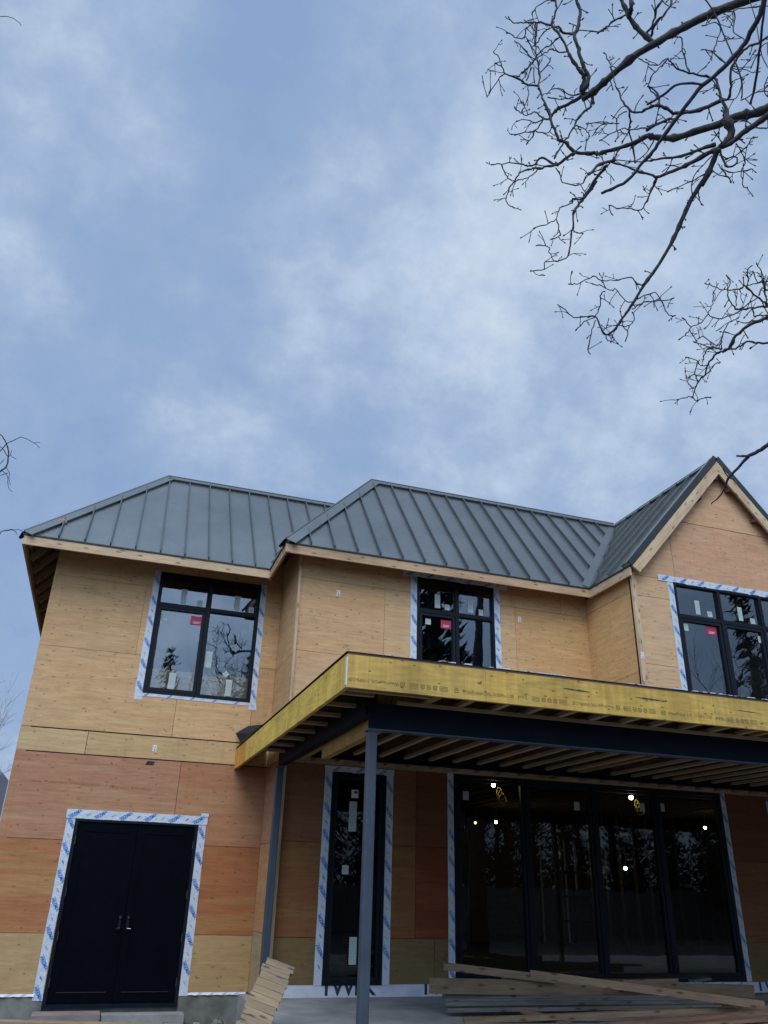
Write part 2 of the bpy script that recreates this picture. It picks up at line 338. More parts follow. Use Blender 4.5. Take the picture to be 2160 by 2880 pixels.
    def ball(s, c, r, k, seg=10, rng=6):
        c = Vector(c); g = []
        for i in range(rng + 1):
            ph = math.pi * i / rng
            g.append([c + Vector((math.sin(ph) * math.cos(2 * math.pi * j / seg), math.sin(ph) * math.sin(2 * math.pi * j / seg), math.cos(ph))) * r for j in range(seg)])
        for i in range(rng):
            for j in range(seg):
                q = (j + 1) % seg
                if i == 0: s.face([g[0][0], g[1][j], g[1][q]], k)
                elif i == rng - 1: s.face([g[i][j], g[rng][0], g[i][q]], k)
                else: s.face([g[i][j], g[i + 1][j], g[i + 1][q], g[i][q]], k)
    def build(s, name, parent=None, smooth=False, origin=None):
        me = bpy.data.meshes.new(name)
        og = Vector(origin) if origin is not None else Vector((0, 0, 0))
        me.from_pydata([tuple(Vector(p) - og) for p in s.v] if origin is not None else s.v, [], s.f)
        for k in s.mats: me.materials.append(M[k])
        me.polygons.foreach_set('material_index', s.m)
        uv = me.uv_layers.new(name='UVMap'); flat = []
        for u in s.uv:
            for a in u: flat += [a[0], a[1]]
        uv.data.foreach_set('uv', flat)
        ca = me.color_attributes.new('tone', 'FLOAT_COLOR', 'CORNER'); fl = []
        for u, c in zip(s.uv, s.c): fl += [c[0], c[1], c[2], 1.0] * len(u)
        ca.data.foreach_set('color', fl)
        if smooth: me.polygons.foreach_set('use_smooth', [True] * len(s.f))
        me.validate(); me.update()
        o = bpy.data.objects.new(name, me); col.objects.link(o)
        if origin is not None: o.location = og
        WORLD[o.name] = og
        if parent is not None: o.parent = parent; o.matrix_parent_inverse = Matrix.Translation(-WORLD[parent.name])
        return o
def tag(o, label=None, cat=None, group=None, kind=None):
    if label: o['label'] = label
    if cat: o['category'] = cat
    if group: o['group'] = group
    if kind: o['kind'] = kind
    return o
def empty(name, loc=(0, 0, 0)):
    o = bpy.data.objects.new(name, None); col.objects.link(o); o.location = loc; o.empty_display_size = .3; WORLD[o.name] = Vector(loc); return o

# ------------------------------------------------------------------ text stamps
_tc = {}
def text_mesh(s, shear=0.0, bold=0.0, space=1.0):
    key = (s, shear, bold, space)
    if key in _tc: return _tc[key]
    c = bpy.data.curves.new('txt', 'FONT'); c.body = s; c.size = 1.0; c.shear = shear; c.offset = bold; c.space_character = space; c.resolution_u = 2
    o = bpy.data.objects.new('txt', c); col.objects.link(o)
    dg = bpy.context.evaluated_depsgraph_get(); dg.update(); me = o.evaluated_get(dg).to_mesh()
    V = [Vector(v.co) for v in me.vertices]; F = [tuple(p.vertices) for p in me.polygons]
    o.evaluated_get(dg).to_mesh_clear(); bpy.data.objects.remove(o); bpy.data.curves.remove(c)
    x0 = min(v.x for v in V); x1 = max(v.x for v in V); y0 = min(v.y for v in V); y1 = max(v.y for v in V)
    V = [Vector(((v.x - x0), v.y - y0, 0)) for v in V]
    _tc[key] = (V, F, x1 - x0, y1 - y0); return _tc[key]
def stamp(mb, s, O_, ax, ay, h, k, ang=0.0, shear=0.0, bold=0.0, center=True, width=None, clip=None, space=1.0):
    V, F, W, H = text_mesh(s, shear, bold, space); sx = sy = h / H
    if width: sx = width / W
    ca, sa = math.cos(ang), math.sin(ang); base = len(mb.v); ax = Vector(ax); ay = Vector(ay); O_ = Vector(O_)
    for v in V:
        x = v.x * sx - (W * sx / 2 if center else 0); y = v.y * sy - (H * sy / 2 if center else 0)
        X = x * ca - y * sa; Y = x * sa + y * ca
        if clip: X = max(clip[0], min(clip[1], X)) ; Y = max(clip[2], min(clip[3], Y))
        mb.v.append(tuple(O_ + ax * X + ay * Y))
    mi = mb.mi(k)
    for f in F:
        mb.f.append(tuple(base + i for i in f)); mb.m.append(mi); mb.uv.append([(0, 0)] * len(f)); mb.c.append((1, 1, 1))

# ------------------------------------------------------------------ survey numbers (metres; facade parallel to X, camera at origin)
YA, YC, YD = 13.585, 12.04, 10.544
XL, XC, XD, XDR = -1.356, 2.529, 7.931, 12.15
SLAB = 0.266; EAVE = 6.66; RIDGE = 9.13
XEND, YBACK = 17.0, 22.0
GRD = -0.12

# ------------------------------------------------------------------ ground
def terrain():
    mb = MB(); g = {}
    xs = [-400, -150, -60, -25, -12] + [x * .6 - 8 for x in range(0, 45)] + [25, 40, 80, 160, 400]
    ys = [-400, -150, -60, -25] + [y * .6 - 15 for y in range(0, 62)] + [30, 50, 100, 200, 400]
    rnd = random.Random(3)
    def hgt(x, y):
        b = GRD - .03
        if abs(x) < 30 and abs(y) < 40: b += .035 * math.sin(x * 1.7 + y) + .03 * math.sin(y * 2.3 - x * .6) + rnd.uniform(-.02, .02)
        if 1.9 < x < 17.3 and 4.8 < y < 22.2: b = min(b, GRD - .16)
        if -1.5 < x < 3 and 12.6 < y: b = min(b, GRD - .08)
        return b
    P = [[Vector((x, y, hgt(x, y))) for x in xs] for y in ys]
    for j in range(len(ys) - 1):
        for i in range(len(xs) - 1):
            mb.face([P[j][i], P[j][i + 1], P[j + 1][i + 1], P[j + 1][i]], 'dirt')
    return mb.build('ground', smooth=True)
tag(terrain(), kind='structure')
mb = MB(); mb.box((2.2, 5.0, GRD - .3), (XEND, YC + .02, SLAB), 'concrete'); tag(mb.build('patio_slab'), kind='structure')

# ------------------------------------------------------------------ house
house = empty('house', (5, 15, GRD))
tag(house, 'two storey house under construction, bare plywood walls and grey standing seam metal roofs', 'house')

def rect_minus(r, holes):
    u0, u1, v0, v1 = r; us = {u0, u1}; vs = {v0, v1}
    H = [h for h in holes if h[0] < u1 and h[1] > u0 and h[2] < v1 and h[3] > v0]
    if not H: return [r]
    for h in H:
        for a in h[:2]:
            if u0 < a < u1: us.add(a)
        for a in h[2:]:
            if v0 < a < v1: vs.add(a)
    us = sorted(us); vs = sorted(vs); o = []
    for j in range(len(vs) - 1):
        run = None
        for i in range(len(us) - 1):
            cu = (us[i] + us[i + 1]) / 2; cv_ = (vs[j] + vs[j + 1]) / 2
            ok = not any(h[0] < cu < h[1] and h[2] < cv_ < h[3] for h in H)
            if ok:
                if run is None: run = [us[i], us[i + 1]]
                else: run[1] = us[i + 1]
            if (not ok or i == len(us) - 2) and run: o.append((run[0], run[1], vs[j], vs[j + 1])); run = None
    return o
def clip_poly(pts, lines):
    # lines: (a,b,c) keep a*u+b*v<=c
    for a, b, c in lines:
        out_ = []
        for i in range(len(pts)):
            p, q = pts[i], pts[(i + 1) % len(pts)]
            dp = a * p[0] + b * p[1] - c; dq = a * q[0] + b * q[1] - c
            if dp <= 0: out_.append(p)
            if dp * dq < 0:
                t = dp / (dp - dq); out_.append((p[0] + (q[0] - p[0]) * t, p[1] + (q[1] - p[1]) * t))
        pts = out_
        if len(pts) < 3: return []
    return pts
TAN = (.62, .385, .19); TAN2 = (.59, .36, .165); YEL = (.56, .385, .185); RED = (.36, .19, .115); RED2 = (.38, .155, .07); ORG = (.46, .235, .105); DRED = (.30, .115, .065); OLV = (.38, .27, .145); PINK = (.47, .27, .165)
def sheath(name, O_, ax, nrm, cells, holes, whole, clip=(), gap=.0035, thick=.014):
    """plywood sheets over a dark backing; u along ax, v up; O_ is the plane of the finished face"""
    ax = Vector(ax); nrm = Vector(nrm); O_ = Vector(O_); mb = MB(); rnd = random.Random(hash(name) % 1000 if False else len(cells) * 7 + int(O_.x * 10))
    def P(u, v, d): return O_ + ax * u + Vector((0, 0, 1)) * v - nrm * d
    for r in rect_minus(whole, holes):
        pl = clip_poly([(r[0], r[2]), (r[1], r[2]), (r[1], r[3]), (r[0], r[3])], clip)
        if pl: mb.poly([P(u, v, .14) for u, v in pl], .14 - thick - .001, nrm, 'backing')
    for cell in cells:
        u0, u1, v0, v1, tn = cell[:5]; g = cell[5] if len(cell) > 5 else gap
        jt = rnd.uniform(.95, 1.05); tn = tuple(x * jt * rnd.uniform(.99, 1.01) for x in tn); ou, ov = rnd.uniform(0, 30), rnd.uniform(0, 30)
        for r in rect_minus((u0 + g, u1 - g, v0 + g, min(v1 - g, whole[3] - .002)), holes):
            pl = clip_poly([(r[0], r[2]), (r[1], r[2]), (r[1], r[3]), (r[0], r[3])], clip)
            if pl: mb.poly([P(u, v, thick) for u, v in pl], thick, nrm, 'ply', lambda p: ((p - O_).dot(ax) + ou, p.z + ov), tn)
    o = mb.build('wall', house); return o

# openings (world x, z)
DOOR = (-0.32, 1.522, 0.026, 2.466)
W1 = (0.357, 2.135, 4.42, 6.541); W2 = (4.58, 6.04, 4.10, 6.536); W3 = (8.727, 11.38, 4.15, 6.528)
NW = (3.242, 4.107, 0.406, 3.20); BD = (5.226, 10.334, 0.42, 3.31); NW2 = (11.45, 12.32, 0.406, 3.20)
s1, s2 = 3.745, 3.384
# --- left wing front
def rowcells(v0, v1, us, tones, g=.0035):
    return [(us[i], us[i + 1], v0, v1, tones[i % len(tones)], g) for i in range(len(us) - 1)]
cA = []
cA += rowcells(6.245, 7.6, [XL, 1.0, XC], [TAN, TAN2], .003)
cA += rowcells(5.035, 6.245, [XL, .15, XC], [TAN, TAN], .002)
cA += rowcells(s1 + .006, 5.035, [XL, .92, 2.178, XC], [TAN, TAN, (.57, .345, .165)], .003)
cA += rowcells(s2 + .004, s1 - .006, [XL, -.362, XC], [(.57, .385, .19), (.58, .39, .185)], .004)
cA += rowcells(2.148, s2 - .006, [XL, 1.128, XC], [(.43, .215, .118), (.43, .195, .10)])  # lower rows: reddish sheets, also toned down for light falling off downwards
cA += rowcells(.915, 2.148, [XL, .6], [(.40, .17, .072)])
cA += rowcells(.915, 2.148, [.6, XC], [(.35, .135, .052)])
cA += rowcells(.165, .915, [XL, .6, XC], [(.45, .305, .145), (.45, .295, .135)])
sheath('wallA', (0, YA, 0), (1, 0, 0), (0, -1, 0), cA, [DOOR, W1], (XL, XC, .165, 7.08))
# --- middle block front (and ground floor right across)
cC = []
us = [XC, 4.97, 7.4, XD + .02]
cC += rowcells(6.225, 7.3, us, [(.56, .36, .18), TAN2, (.56, .35, .17)], .003)
cC += rowcells(5.0, 6.225, [XC, 4.0, 6.45, XD + .02], [TAN, (.61, .395, .205), (.60, .36, .16)], .0025)
cC += rowcells(3.72, 5.0, [XC, 4.97, XD + .02], [(.61, .39, .205), (.61, .375, .17)], .003)
cC += rowcells(2.2, 3.72, [XC, 4.6, 7.04, 9.5, 11.9, 14.3, XEND], [(.22, .092, .042), (.18, .056, .028)])  # ground floor rows: red and tan sheets, darkened so porch shade is in the colour
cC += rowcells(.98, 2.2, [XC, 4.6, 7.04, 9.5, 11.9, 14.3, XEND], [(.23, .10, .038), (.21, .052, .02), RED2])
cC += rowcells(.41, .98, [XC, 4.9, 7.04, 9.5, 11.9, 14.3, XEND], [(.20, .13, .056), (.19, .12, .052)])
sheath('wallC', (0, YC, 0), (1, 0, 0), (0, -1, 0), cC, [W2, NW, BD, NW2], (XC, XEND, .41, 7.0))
# left facing return of the middle block
cS = []
for v0, v1, tn in ((.165, .98, OLV), (.98, 2.2, ORG), (2.2, s2, (.42, .22, .12)), (s2, s1, YEL), (s1, 5.0, TAN2), (5.0, 6.225, TAN2), (6.225, 7.3, TAN2)):
    cS.append((YC + .0, YA + .3, v0, v1, tn))
sheath('returnC', (XC, 0, 0), (0, 1, 0), (-1, 0, 0), [(a - 0, b, c, d, tn) for a, b, c, d, tn in cS], [], (YC + .016, YA + .3, .165, 7.0))
# --- gable block (projects upstairs)
m_r = (RIDGE - EAVE) / (9.99 - 7.797)
GX = 9.99
clipD = [(-m_r, 1, EAVE - .10 - m_r * (XD - .02 - .0) + m_r * (XD - 7.797)), (m_r, 1, EAVE - .10 + m_r * (2 * GX - 7.797))]
cD = []
cD += rowcells(7.74, 9.2, [XD, 10.8, XDR], [(.60, .365, .20), (.58, .34, .185)], .003)
cD += rowcells(6.55, 7.735, [8.79, 11.2, XDR], [(.60, .35, .195), (.59, .35, .20)], .004)
cD += rowcells(6.55, 7.74, [XD, 8.79], [(.59, .37, .205)], .005)
cD += rowcells(6.19, 6.55, [XD, XDR], [(.60, .40, .215)], .003)
cD += rowcells(5.02, 6.19, [XD, XDR], [(.60, .405, .225)], .003)
cD += rowcells(3.66, 5.02, [XD, XDR], [(.60, .395, .215)], .003)
sheath('wallD', (0, YD, 0), (1, 0, 0), (0, -1, 0), cD, [W3], (XD, XDR, 3.66, 9.2), clip=clipD)
cDs = [(YD + 0.0, YC, 3.66, 4.9, (.63, .385, .165)), (YD, YC, 4.9, 6.28, (.62, .38, .165)), (YD, YC, 6.28, 6.56, (.60, .38, .18))]
sheath('returnD', (XD, 0, 0), (0, 1, 0), (-1, 0, 0), cDs, [], (YD + .016, YC, 3.66, 6.56))
# plain walls nobody faces: left side, right side, back
mb = MB(); mb.box((XL, YA + .002, GRD), (XL + .14, YBACK - .5, 7.1), 'ply', (.4, .28, .16)); mb.build('wall', house)
mb = MB(); mb.box((XEND - .14, YC + .002, GRD), (XEND, YBACK - .5, 7.3), 'ply', (.4, .28, .16)); mb.build('wall', house)
mb = MB()
for r in rect_minus((XL, XEND, GRD, 7.3), [(11.95, 12.01, .2, 3.0), (12.47, 12.50, .2, 3.0), (12.60, 12.64, .2, 3.0), (12.72, 12.79, .2, 3.0), (13.04, 13.12, 1.7, 3.0), (3.0, 4.4, 4.6, 6.2), (9, 10.6, 4.6, 6.2)]):
    mb.box((r[0], YBACK - .5, r[2]), (r[1], YBACK - .36, r[3]), 'ply', (.4, .28, .16))
mb.build('wall', house)
# concrete foundation under the left wing, white flashing lip
mb = MB(); mb.box((XL, YA + .002, GRD - .4), (DOOR[0] - .0, YA + .3, .15), 'found'); mb.box((DOOR[1], YA + .002, GRD - .4), (XC, YA + .3, .15), 'found')
mb.box((DOOR[0], YA + .03, GRD - .4), (DOOR[1], YA + .3, .012), 'found')
mb.box((XC - .14, YC + .05, GRD - .4), (XC + .2, YA, .15), 'concrete'); mb.build('foundation', house)
for a, b in ((XL, DOOR[0] - .12), (DOOR[1] + .12, XC - .03)):
    n = 14; mb = MB()
    for i in range(n):
        x0 = a + (b - a) * i / n; x1 = a + (b - a) * (i + 1) / n
        mb.face([(x0, YA - .006 - .01 * (i % 3), .140 + .004 * math.sin(i * 2)), (x1, YA - .006 - .01 * ((i + 1) % 3), .140 + .004 * math.sin(i * 2 + 2)), (x1, YA - .002, .172), (x0, YA - .002, .172)], 'wrap')
    mb.build('base_flashing', house)
# interior: floors, ceilings, partition studs
mb = MB()
mb.box((XC + .15, YC + .16, GRD - .1), (XEND - .15, YBACK - .51, SLAB + .13), 'concrete'); mb.box((XL + .15, YA + .31, GRD - .1), (XC + .148, YBACK - .51, .0), 'concrete'); mb.build('ground_floor', house)
mb = MB(); mb.box((XL + .15, YA + .16, 3.60), (XEND - .15, YBACK - .51, 3.64), 'soffit'); mb.box((XC + .15, YC + .16, 3.602), (XEND - .15, YA + .15, 3.642), 'soffit')
mb.box((XD + .15, YD + .16, 3.606), (XDR - .15, YC + .15, 3.646), 'soffit'); mb.build('upper_floor', house)
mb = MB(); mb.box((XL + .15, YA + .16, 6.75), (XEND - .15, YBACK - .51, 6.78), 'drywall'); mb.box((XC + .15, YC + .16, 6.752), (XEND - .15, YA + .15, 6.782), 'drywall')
mb.box((XD + .15, YD + .16, 6.62), (XDR - .15, YC + .15, 6.65), 'drywall'); mb.build('upper_ceiling', house)
mb = MB()
x = 2.9
while x < 16.5:
    mb = MB(); mb.box((x, YC + .16, 3.36), (x + .045, YBACK - .6, 3.598), 'stud'); mb.build('floor_joist', house); x += .406
def part1(name, a, b, k):
    mb = MB(); mb.box(a, b, k); return mb.build(name, house)
for y0, xa, xb in ((15.2, 2.8, 6.8), (17.3, 10.9, 16.5), (19.4, 5.2, 9.0)):
    x = xa
    while x < xb: part1('stud', (x, y0, SLAB + .13), (x + .04, y0 + .09, 3.30), 'stud'); x += .406
    part1('stud_plate', (xa, y0 - .001, SLAB + .131), (xb, y0 + .091, SLAB + .17), 'stud')
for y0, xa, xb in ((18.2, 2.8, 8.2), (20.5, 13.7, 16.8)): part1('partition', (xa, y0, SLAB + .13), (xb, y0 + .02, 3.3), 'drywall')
for zz in (.9, 1.5, 2.1): part1('stud_plate', (12.3, 20.9, zz), (13.2, 20.96, zz + .06), 'stud')
for xx in (12.62, 13.3, 11.6): part1('stud', (xx, 20.97, .4), (xx + .05, 21.03, 3.2), 'stud')
mb = MB(); mb.box((XL + .3, YA + .13, 4.0), (XC - .1, YA + .135, 4.86), 'ply', (.72, .52, .28)); mb.build('guard_panel', house)
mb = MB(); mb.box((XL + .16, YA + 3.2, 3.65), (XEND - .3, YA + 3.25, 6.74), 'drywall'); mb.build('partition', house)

# --- house wrap strip with big lettering below the cladding of the recessed wall
mb = MB(); mb.box((XC + .01, YC + .004, SLAB - .05), (XEND, YC + .02, .45), 'wrap')
x = 3.235
while x < 15:
    stamp(mb, 'TVVEK', (x, YC + .0022, SLAB + .018), (1, 0, 0), (0, 0, 1), .20, 'navy', bold=.03, center=False, width=.80); x += 1.455
mb.build('house_wrap', house)
# jagged bottom lip of wrap
# ------------------------------------------------------------------ trim boards
mb = MB(); mb.beam((XC - .020, YC - .004, .3), (XC - .020, YC - .004, 6.85), .040, .055, 'fascia', Vector((0, 1, 0))); mb.build('corner_board', house)
mb = MB(); mb.beam((XD - .018, YD - .006, 3.66), (XD - .018, YD - .006, 6.58), .09, .05, 'fascia', Vector((0, 1, 0))); mb.build('corner_board', house)

# ------------------------------------------------------------------ roofs
Rm = RIDGE - EAVE
A_E = 12.99; A_L = -1.881; A_RY = 15.1; A_RX = .245
C_E = 11.675; C_L = 2.167; C_RY = 13.70; C_RX = 4.19
D_L = 7.797; D_F = 10.402; D_R = 2 * GX - D_L
def roof_plane(pts, ribs, thick=.02, label=None, underside='soffit'):
    """pts: top surface outline. ribs: list of (p0,p1) on the surface"""
    P = [Vector(p) for p in pts]; n = (P[1] - P[0]).cross(P[2] - P[0]).normalized()
    if n.z < 0: n = -n
    mb = MB(); mb.poly([p - n * thick for p in P], thick, n, 'roof', kside='rooftrim')
    for a, b in ribs:
        a = Vector(a); b = Vector(b); d = (b - a).normalized()
        mb.beam(a + n * .020, b + n * .020, .015, .050, 'seam', n); mb.beam(a + n * .050, b + n * .050, .021, .008, 'seam', n)
        # faint pencil ribs between seams
    o = mb.build('roof', house)
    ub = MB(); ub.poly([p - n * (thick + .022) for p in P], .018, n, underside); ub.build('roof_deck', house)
    return o, n
def on(pl, x=None, y=None): pass
# left wing front slope
def zA(y): return EAVE + (y - A_E) * Rm / (A_RY - A_E)
ribs = []; x = -1.359
while x < 4.1:
    # limited by left hip (x-A_L)/(A_RX-A_L) = (y-A_E)/(A_RY-A_E); by valley with middle block left slope
    yt = min(A_RY - .05, A_E + (x - A_L) / (A_RX - A_L) * (A_RY - A_E) - .07)
    yb = A_E + .01
    if x > C_L - .02: yb = A_E + (x - C_L) / (C_RX - C_L) * (A_RY - A_E) + .1
    if yt - yb > .1: ribs.append(((x, yb, zA(yb)), (x, yt, zA(yt))))
    x += .4078
roof_plane([(A_L, A_E, EAVE), (C_L, A_E, EAVE), (C_RX, A_RY, RIDGE), (A_RX, A_RY, RIDGE)], ribs)
# left wing side slope (hip end)
ribs = []; y = A_E + .35
while y < 20.5:
    xt = min(A_RX, A_L + (y - A_E) / (A_RY - A_E) * (A_RX - A_L)) - .05
    ribs.append(((A_L + .01, y, EAVE), (xt, y, EAVE + (xt - A_L) / (A_RX - A_L) * Rm))); y += .41
roof_plane([(A_L, A_E, EAVE), (A_RX, A_RY, RIDGE), (A_RX, 20.2, RIDGE), (A_L, 22.2, EAVE)], ribs)
# middle front slope
def zC(y): return EAVE + (y - C_E) * Rm / (C_RY - C_E)
ribs = []; x = 2.583
while x < 9.9:
    yt = min(C_RY - .05, C_E + (x - C_L) / (C_RX - C_L) * (C_RY - C_E) - .07)
    yb = C_E + .01
    if x > D_L - .3: yb = max(yb, C_E + (x - D_L) / (GX - D_L) * (C_RY - C_E) + .17)
    if yt - yb > .08: ribs.append(((x, yb, zC(yb)), (x, yt, zC(yt))))
    x += .4000
roof_plane([(C_L, C_E, EAVE), (D_L, C_E, EAVE), (GX, C_RY, RIDGE), (C_RX, C_RY, RIDGE)], ribs)
roof_plane([(D_R, C_E, EAVE), (XEND + .3, C_E, EAVE), (XEND + .3, C_RY, RIDGE), (GX, C_RY, RIDGE)], [])
# middle left slope (hip end facing left)
ribs = []; y = C_E + .3
while y < 15:
    xt = min(C_RX, C_L + (y - C_E) / (C_RY - C_E) * (C_RX - C_L)) - .05
    xb = C_L + .01 if y < A_E else C_L + (y - A_E) / (A_RY - A_E) * (C_RX - C_L) + .1
    if xt - xb > .1: ribs.append(((xb, y, EAVE + (xb - C_L) / (C_RX - C_L) * Rm), (xt, y, EAVE + (xt - C_L) / (C_RX - C_L) * Rm)))
    y += .41
roof_plane([(C_L, C_E, EAVE), (C_RX, C_RY, RIDGE), (C_RX, A_RY, RIDGE), (C_L, A_E, EAVE)], ribs)
# gable block slopes
ribs = []; y = 10.62
while y < 13.6:
    if y < C_E - .02: xb = D_L + .01
    else: xb = D_L + (y - C_E) / (C_RY - C_E) * (GX - D_L) + .15
    if GX - xb > .15: ribs.append(((xb, y, EAVE + (xb - D_L) * m_r), (GX - .03, y, RIDGE - .03 * m_r)))
    y += .425
roof_plane([(D_L, D_F, EAVE), (D_L, C_E, EAVE), (GX, C_RY, RIDGE), (GX, D_F, RIDGE)], ribs)
ribs = [((D_R - .01, y, EAVE), (GX + .03, y, RIDGE - .03 * m_r)) for y in (10.62, 11.045)]
roof_plane([(D_R, D_F, EAVE), (D_R, C_E, EAVE), (GX, C_RY, RIDGE), (GX, D_F, RIDGE)], ribs)
# flat top and back slope close the house
mb = MB(); mb.poly([(C_RX, C_RY + .001, RIDGE - .03), (XEND + .3, C_RY + .001, RIDGE - .03), (XEND + .3, 20.2, RIDGE - .03), (A_RX, 20.2, RIDGE - .03), (A_RX, A_RY, RIDGE - .03), (C_RX, A_RY, RIDGE - .03)], .02, (0, 0, 1), 'rooftrim'); mb.build('roof', house)
roof_plane([(A_L, 22.2, EAVE), (A_RX, 20.2, RIDGE), (XEND + .3, 20.2, RIDGE), (XEND + .3, 22.2, EAVE)], [])
# caps
def cap(a, b, n1, n2, w_, k='roof', name='ridge_cap', lift=.045):
    a = Vector(a); b = Vector(b); d = (b - a).normalized(); mb = MB()
    for n in (n1, n2):
        n = Vector(n).normalized(); s = n.cross(d).normalized()
        if s.z > 0: s = -s
        if abs(s.z) < 1e-4: s = s
        q = [a + n * lift, b + n * lift, b + n * lift + s * w_, a + n * lift + s * w_]
        mb.poly([p - n * .004 for p in q], .004, n, k)
        e_ = [a + n * lift + s * w_, b + n * lift + s * w_, b + n * .0 + s * w_, a + n * .0 + s * w_]
        mb.face(e_, k)
    mb.tube([a + Vector((0, 0, lift + .01)), b + Vector((0, 0, lift + .01))], [.016, .016], k, 6)
    return mb.build(name, house)
nAf = Vector((0, -Rm, A_RY - A_E)).normalized(); nAl = Vector((-Rm, 0, A_RX - A_L)).normalized()
nCf = Vector((0, -Rm, C_RY - C_E)).normalized(); nCl = Vector((-Rm, 0, C_RX - C_L)).normalized()
nDl = Vector((-Rm, 0, GX - D_L)).normalized(); nDr = Vector((Rm, 0, GX - D_L)).normalized()
cap((A_L, A_E, EAVE), (A_RX, A_RY, RIDGE), nAf, nAl, .15, name='hip_cap')
cap((A_RX, A_RY, RIDGE), (C_RX, A_RY, RIDGE), nAf, (0, .3, 1), .11)
cap((C_L - .01, C_E - .01, EAVE), (C_RX, C_RY, RIDGE), nCf, nCl, .17, name='hip_cap')
cap((C_RX, C_RY, RIDGE), (GX - .05, C_RY, RIDGE), nCf, (0, .3, 1), .11)
cap((GX, D_F, RIDGE), (GX, C_RY, RIDGE), nDl, nDr, .09)
# valley flashing
mb = MB(); a = Vector((D_L, C_E, EAVE)); b = Vector((GX, C_RY, RIDGE)); d = (b - a).normalized()
for n, sg in ((nCf, 1), (nDl, 1)):
    s = n.cross(d).normalized()
    if s.z < 0: s = -s
    q = [a + n * .01, b + n * .01, b + n * .014 + s * .13, a + n * .014 + s * .13 + Vector((0, 0, 0))]
    mb.poly([p - n * .003 for p in q], .003, n, 'roof')
mb.build('valley_flashing', house)
# gable end trim: metal verge + rake boards + eave fascias
mb = MB()
for sg in (-1, 1):
    e0 = Vector((GX + sg * (GX - D_L), D_F, EAVE)); e1 = Vector((GX, D_F, RIDGE)); n = nDl if sg < 0 else nDr
    mb.beam(e0 + n * .02 - Vector((0, .006, 0)), e1 + n * .02 + Vector((0, -.006, .02)), .03, .11, 'rooftrim', n)
    mb.beam(e0 + n * .062 + Vector((0, .05, 0)), e1 + n * .062 + Vector((0, .05, .02)), .14, .012, 'roof', n)
mb.build('verge_trim', house)
for sg in (-1, 1):
    mb = MB(); n = nDl if sg < 0 else nDr
    e0 = Vector((GX + sg * (GX - D_L), D_F + .022, EAVE)); e1 = Vector((GX, D_F + .022, RIDGE)); dn = -n
    lo = .032; hi = .205
    # plumb cut at the apex, square cut at the eave
    A0 = e0 + dn * lo; B0 = e0 + dn * hi; sl = (e1 - e0).normalized()
    def atx(p): return p + sl * ((GX - sg * -.0 - p.x) / sl.x)
    A1 = atx(A0); B1 = atx(B0)
    B0 = B0 + sl * .02
    mb.poly([A0, A1, B1, B0], .04, Vector((0, -1, 0)), 'fascia', lambda p, s_=sl, e_=e0: ((p - e_).dot(s_), (p - e_).dot(n) * 1.0)); mb.build('rake_board', house)
    for t in ((.35, .6, .82) if sg > 0 else (.7, .9)):
        p = e0 + (e1 - e0) * t + dn * .22; mb = MB(); mb.box((p.x - .03, D_F + .03, p.z - .02), (p.x + .05, YD - .001, p.z + .05), 'soffit'); mb.build('lookout', house)
def fascia(p0, p1, k, h=.15, t=.035, up=Vector((0, 0, 1)), name='fascia'):
    mb = MB(); p0 = Vector(p0); p1 = Vector(p1)
    mb.beam(p0 - Vector((0, 0, h / 2 + .028)), p1 - Vector((0, 0, h / 2 + .028)), t, h, k)
    mb.beam(p0 - Vector((0, 0, .012)), p1 - Vector((0, 0, .012)), t + .03, .022, 'rooftrim')
    return mb.build(name, house)
fascia((A_L + .005, A_E + .02, EAVE), (C_L + .04, A_E + .02, EAVE), 'fascia')
fascia((A_L + .02, A_E + .04, EAVE), (A_L + .02, 22.0, EAVE), 'fascia2')
fascia((C_L, C_E + .02, EAVE), (D_L + .02, C_E + .02, EAVE), 'fascia2')
fascia((C_L + .02, C_E + .04, EAVE), (C_L + .02, A_E + .12, EAVE), 'fascia2')
fascia((D_L + .02, D_F + .04, EAVE), (D_L + .02, C_E + .04, EAVE), 'fascia')
fascia((D_R - .02, D_F + .04, EAVE), (D_R - .02, C_E, EAVE), 'fascia')
fascia((D_R, C_E + .02, EAVE), (XEND + .3, C_E + .02, EAVE), 'fascia')
# rafter tails
def rafter(a, b, k, h=.12):
    mb = MB(); mb.beam(a, b, .04, h, k); mb.build('rafter_tail', house)
def rafters(kind):
    if kind == 'A':
        x = -1.2
        while x < 2.4: rafter((x, A_E + .05, zA(A_E + .05) - .13), (x, YA + .0, zA(YA) - .13), 'soffit'); x += .61
    if kind == 'AL':
        y = A_E + .35
        while y < 21: rafter((A_L + .05, y, EAVE + .05 * Rm / 2.1 - .13), (XL, y, EAVE + (XL - A_L) * Rm / (A_RX - A_L) - .13), 'fascia2'); y += .61
    if kind == 'C':
        x = 2.66
        while x < 7.8: rafter((x, C_E + .05, zC(C_E + .05) - .13), (x, YC, zC(YC) - .13), 'fascia2'); x += .61
    if kind == 'D':
        y = 10.6
        while y < 11.9: rafter((D_L + .04, y, EAVE - .10), (XD, y, EAVE + .12 * m_r - .10), 'soffit', .1); y += .5
for k in ('A', 'AL', 'C', 'D'): rafters(k)

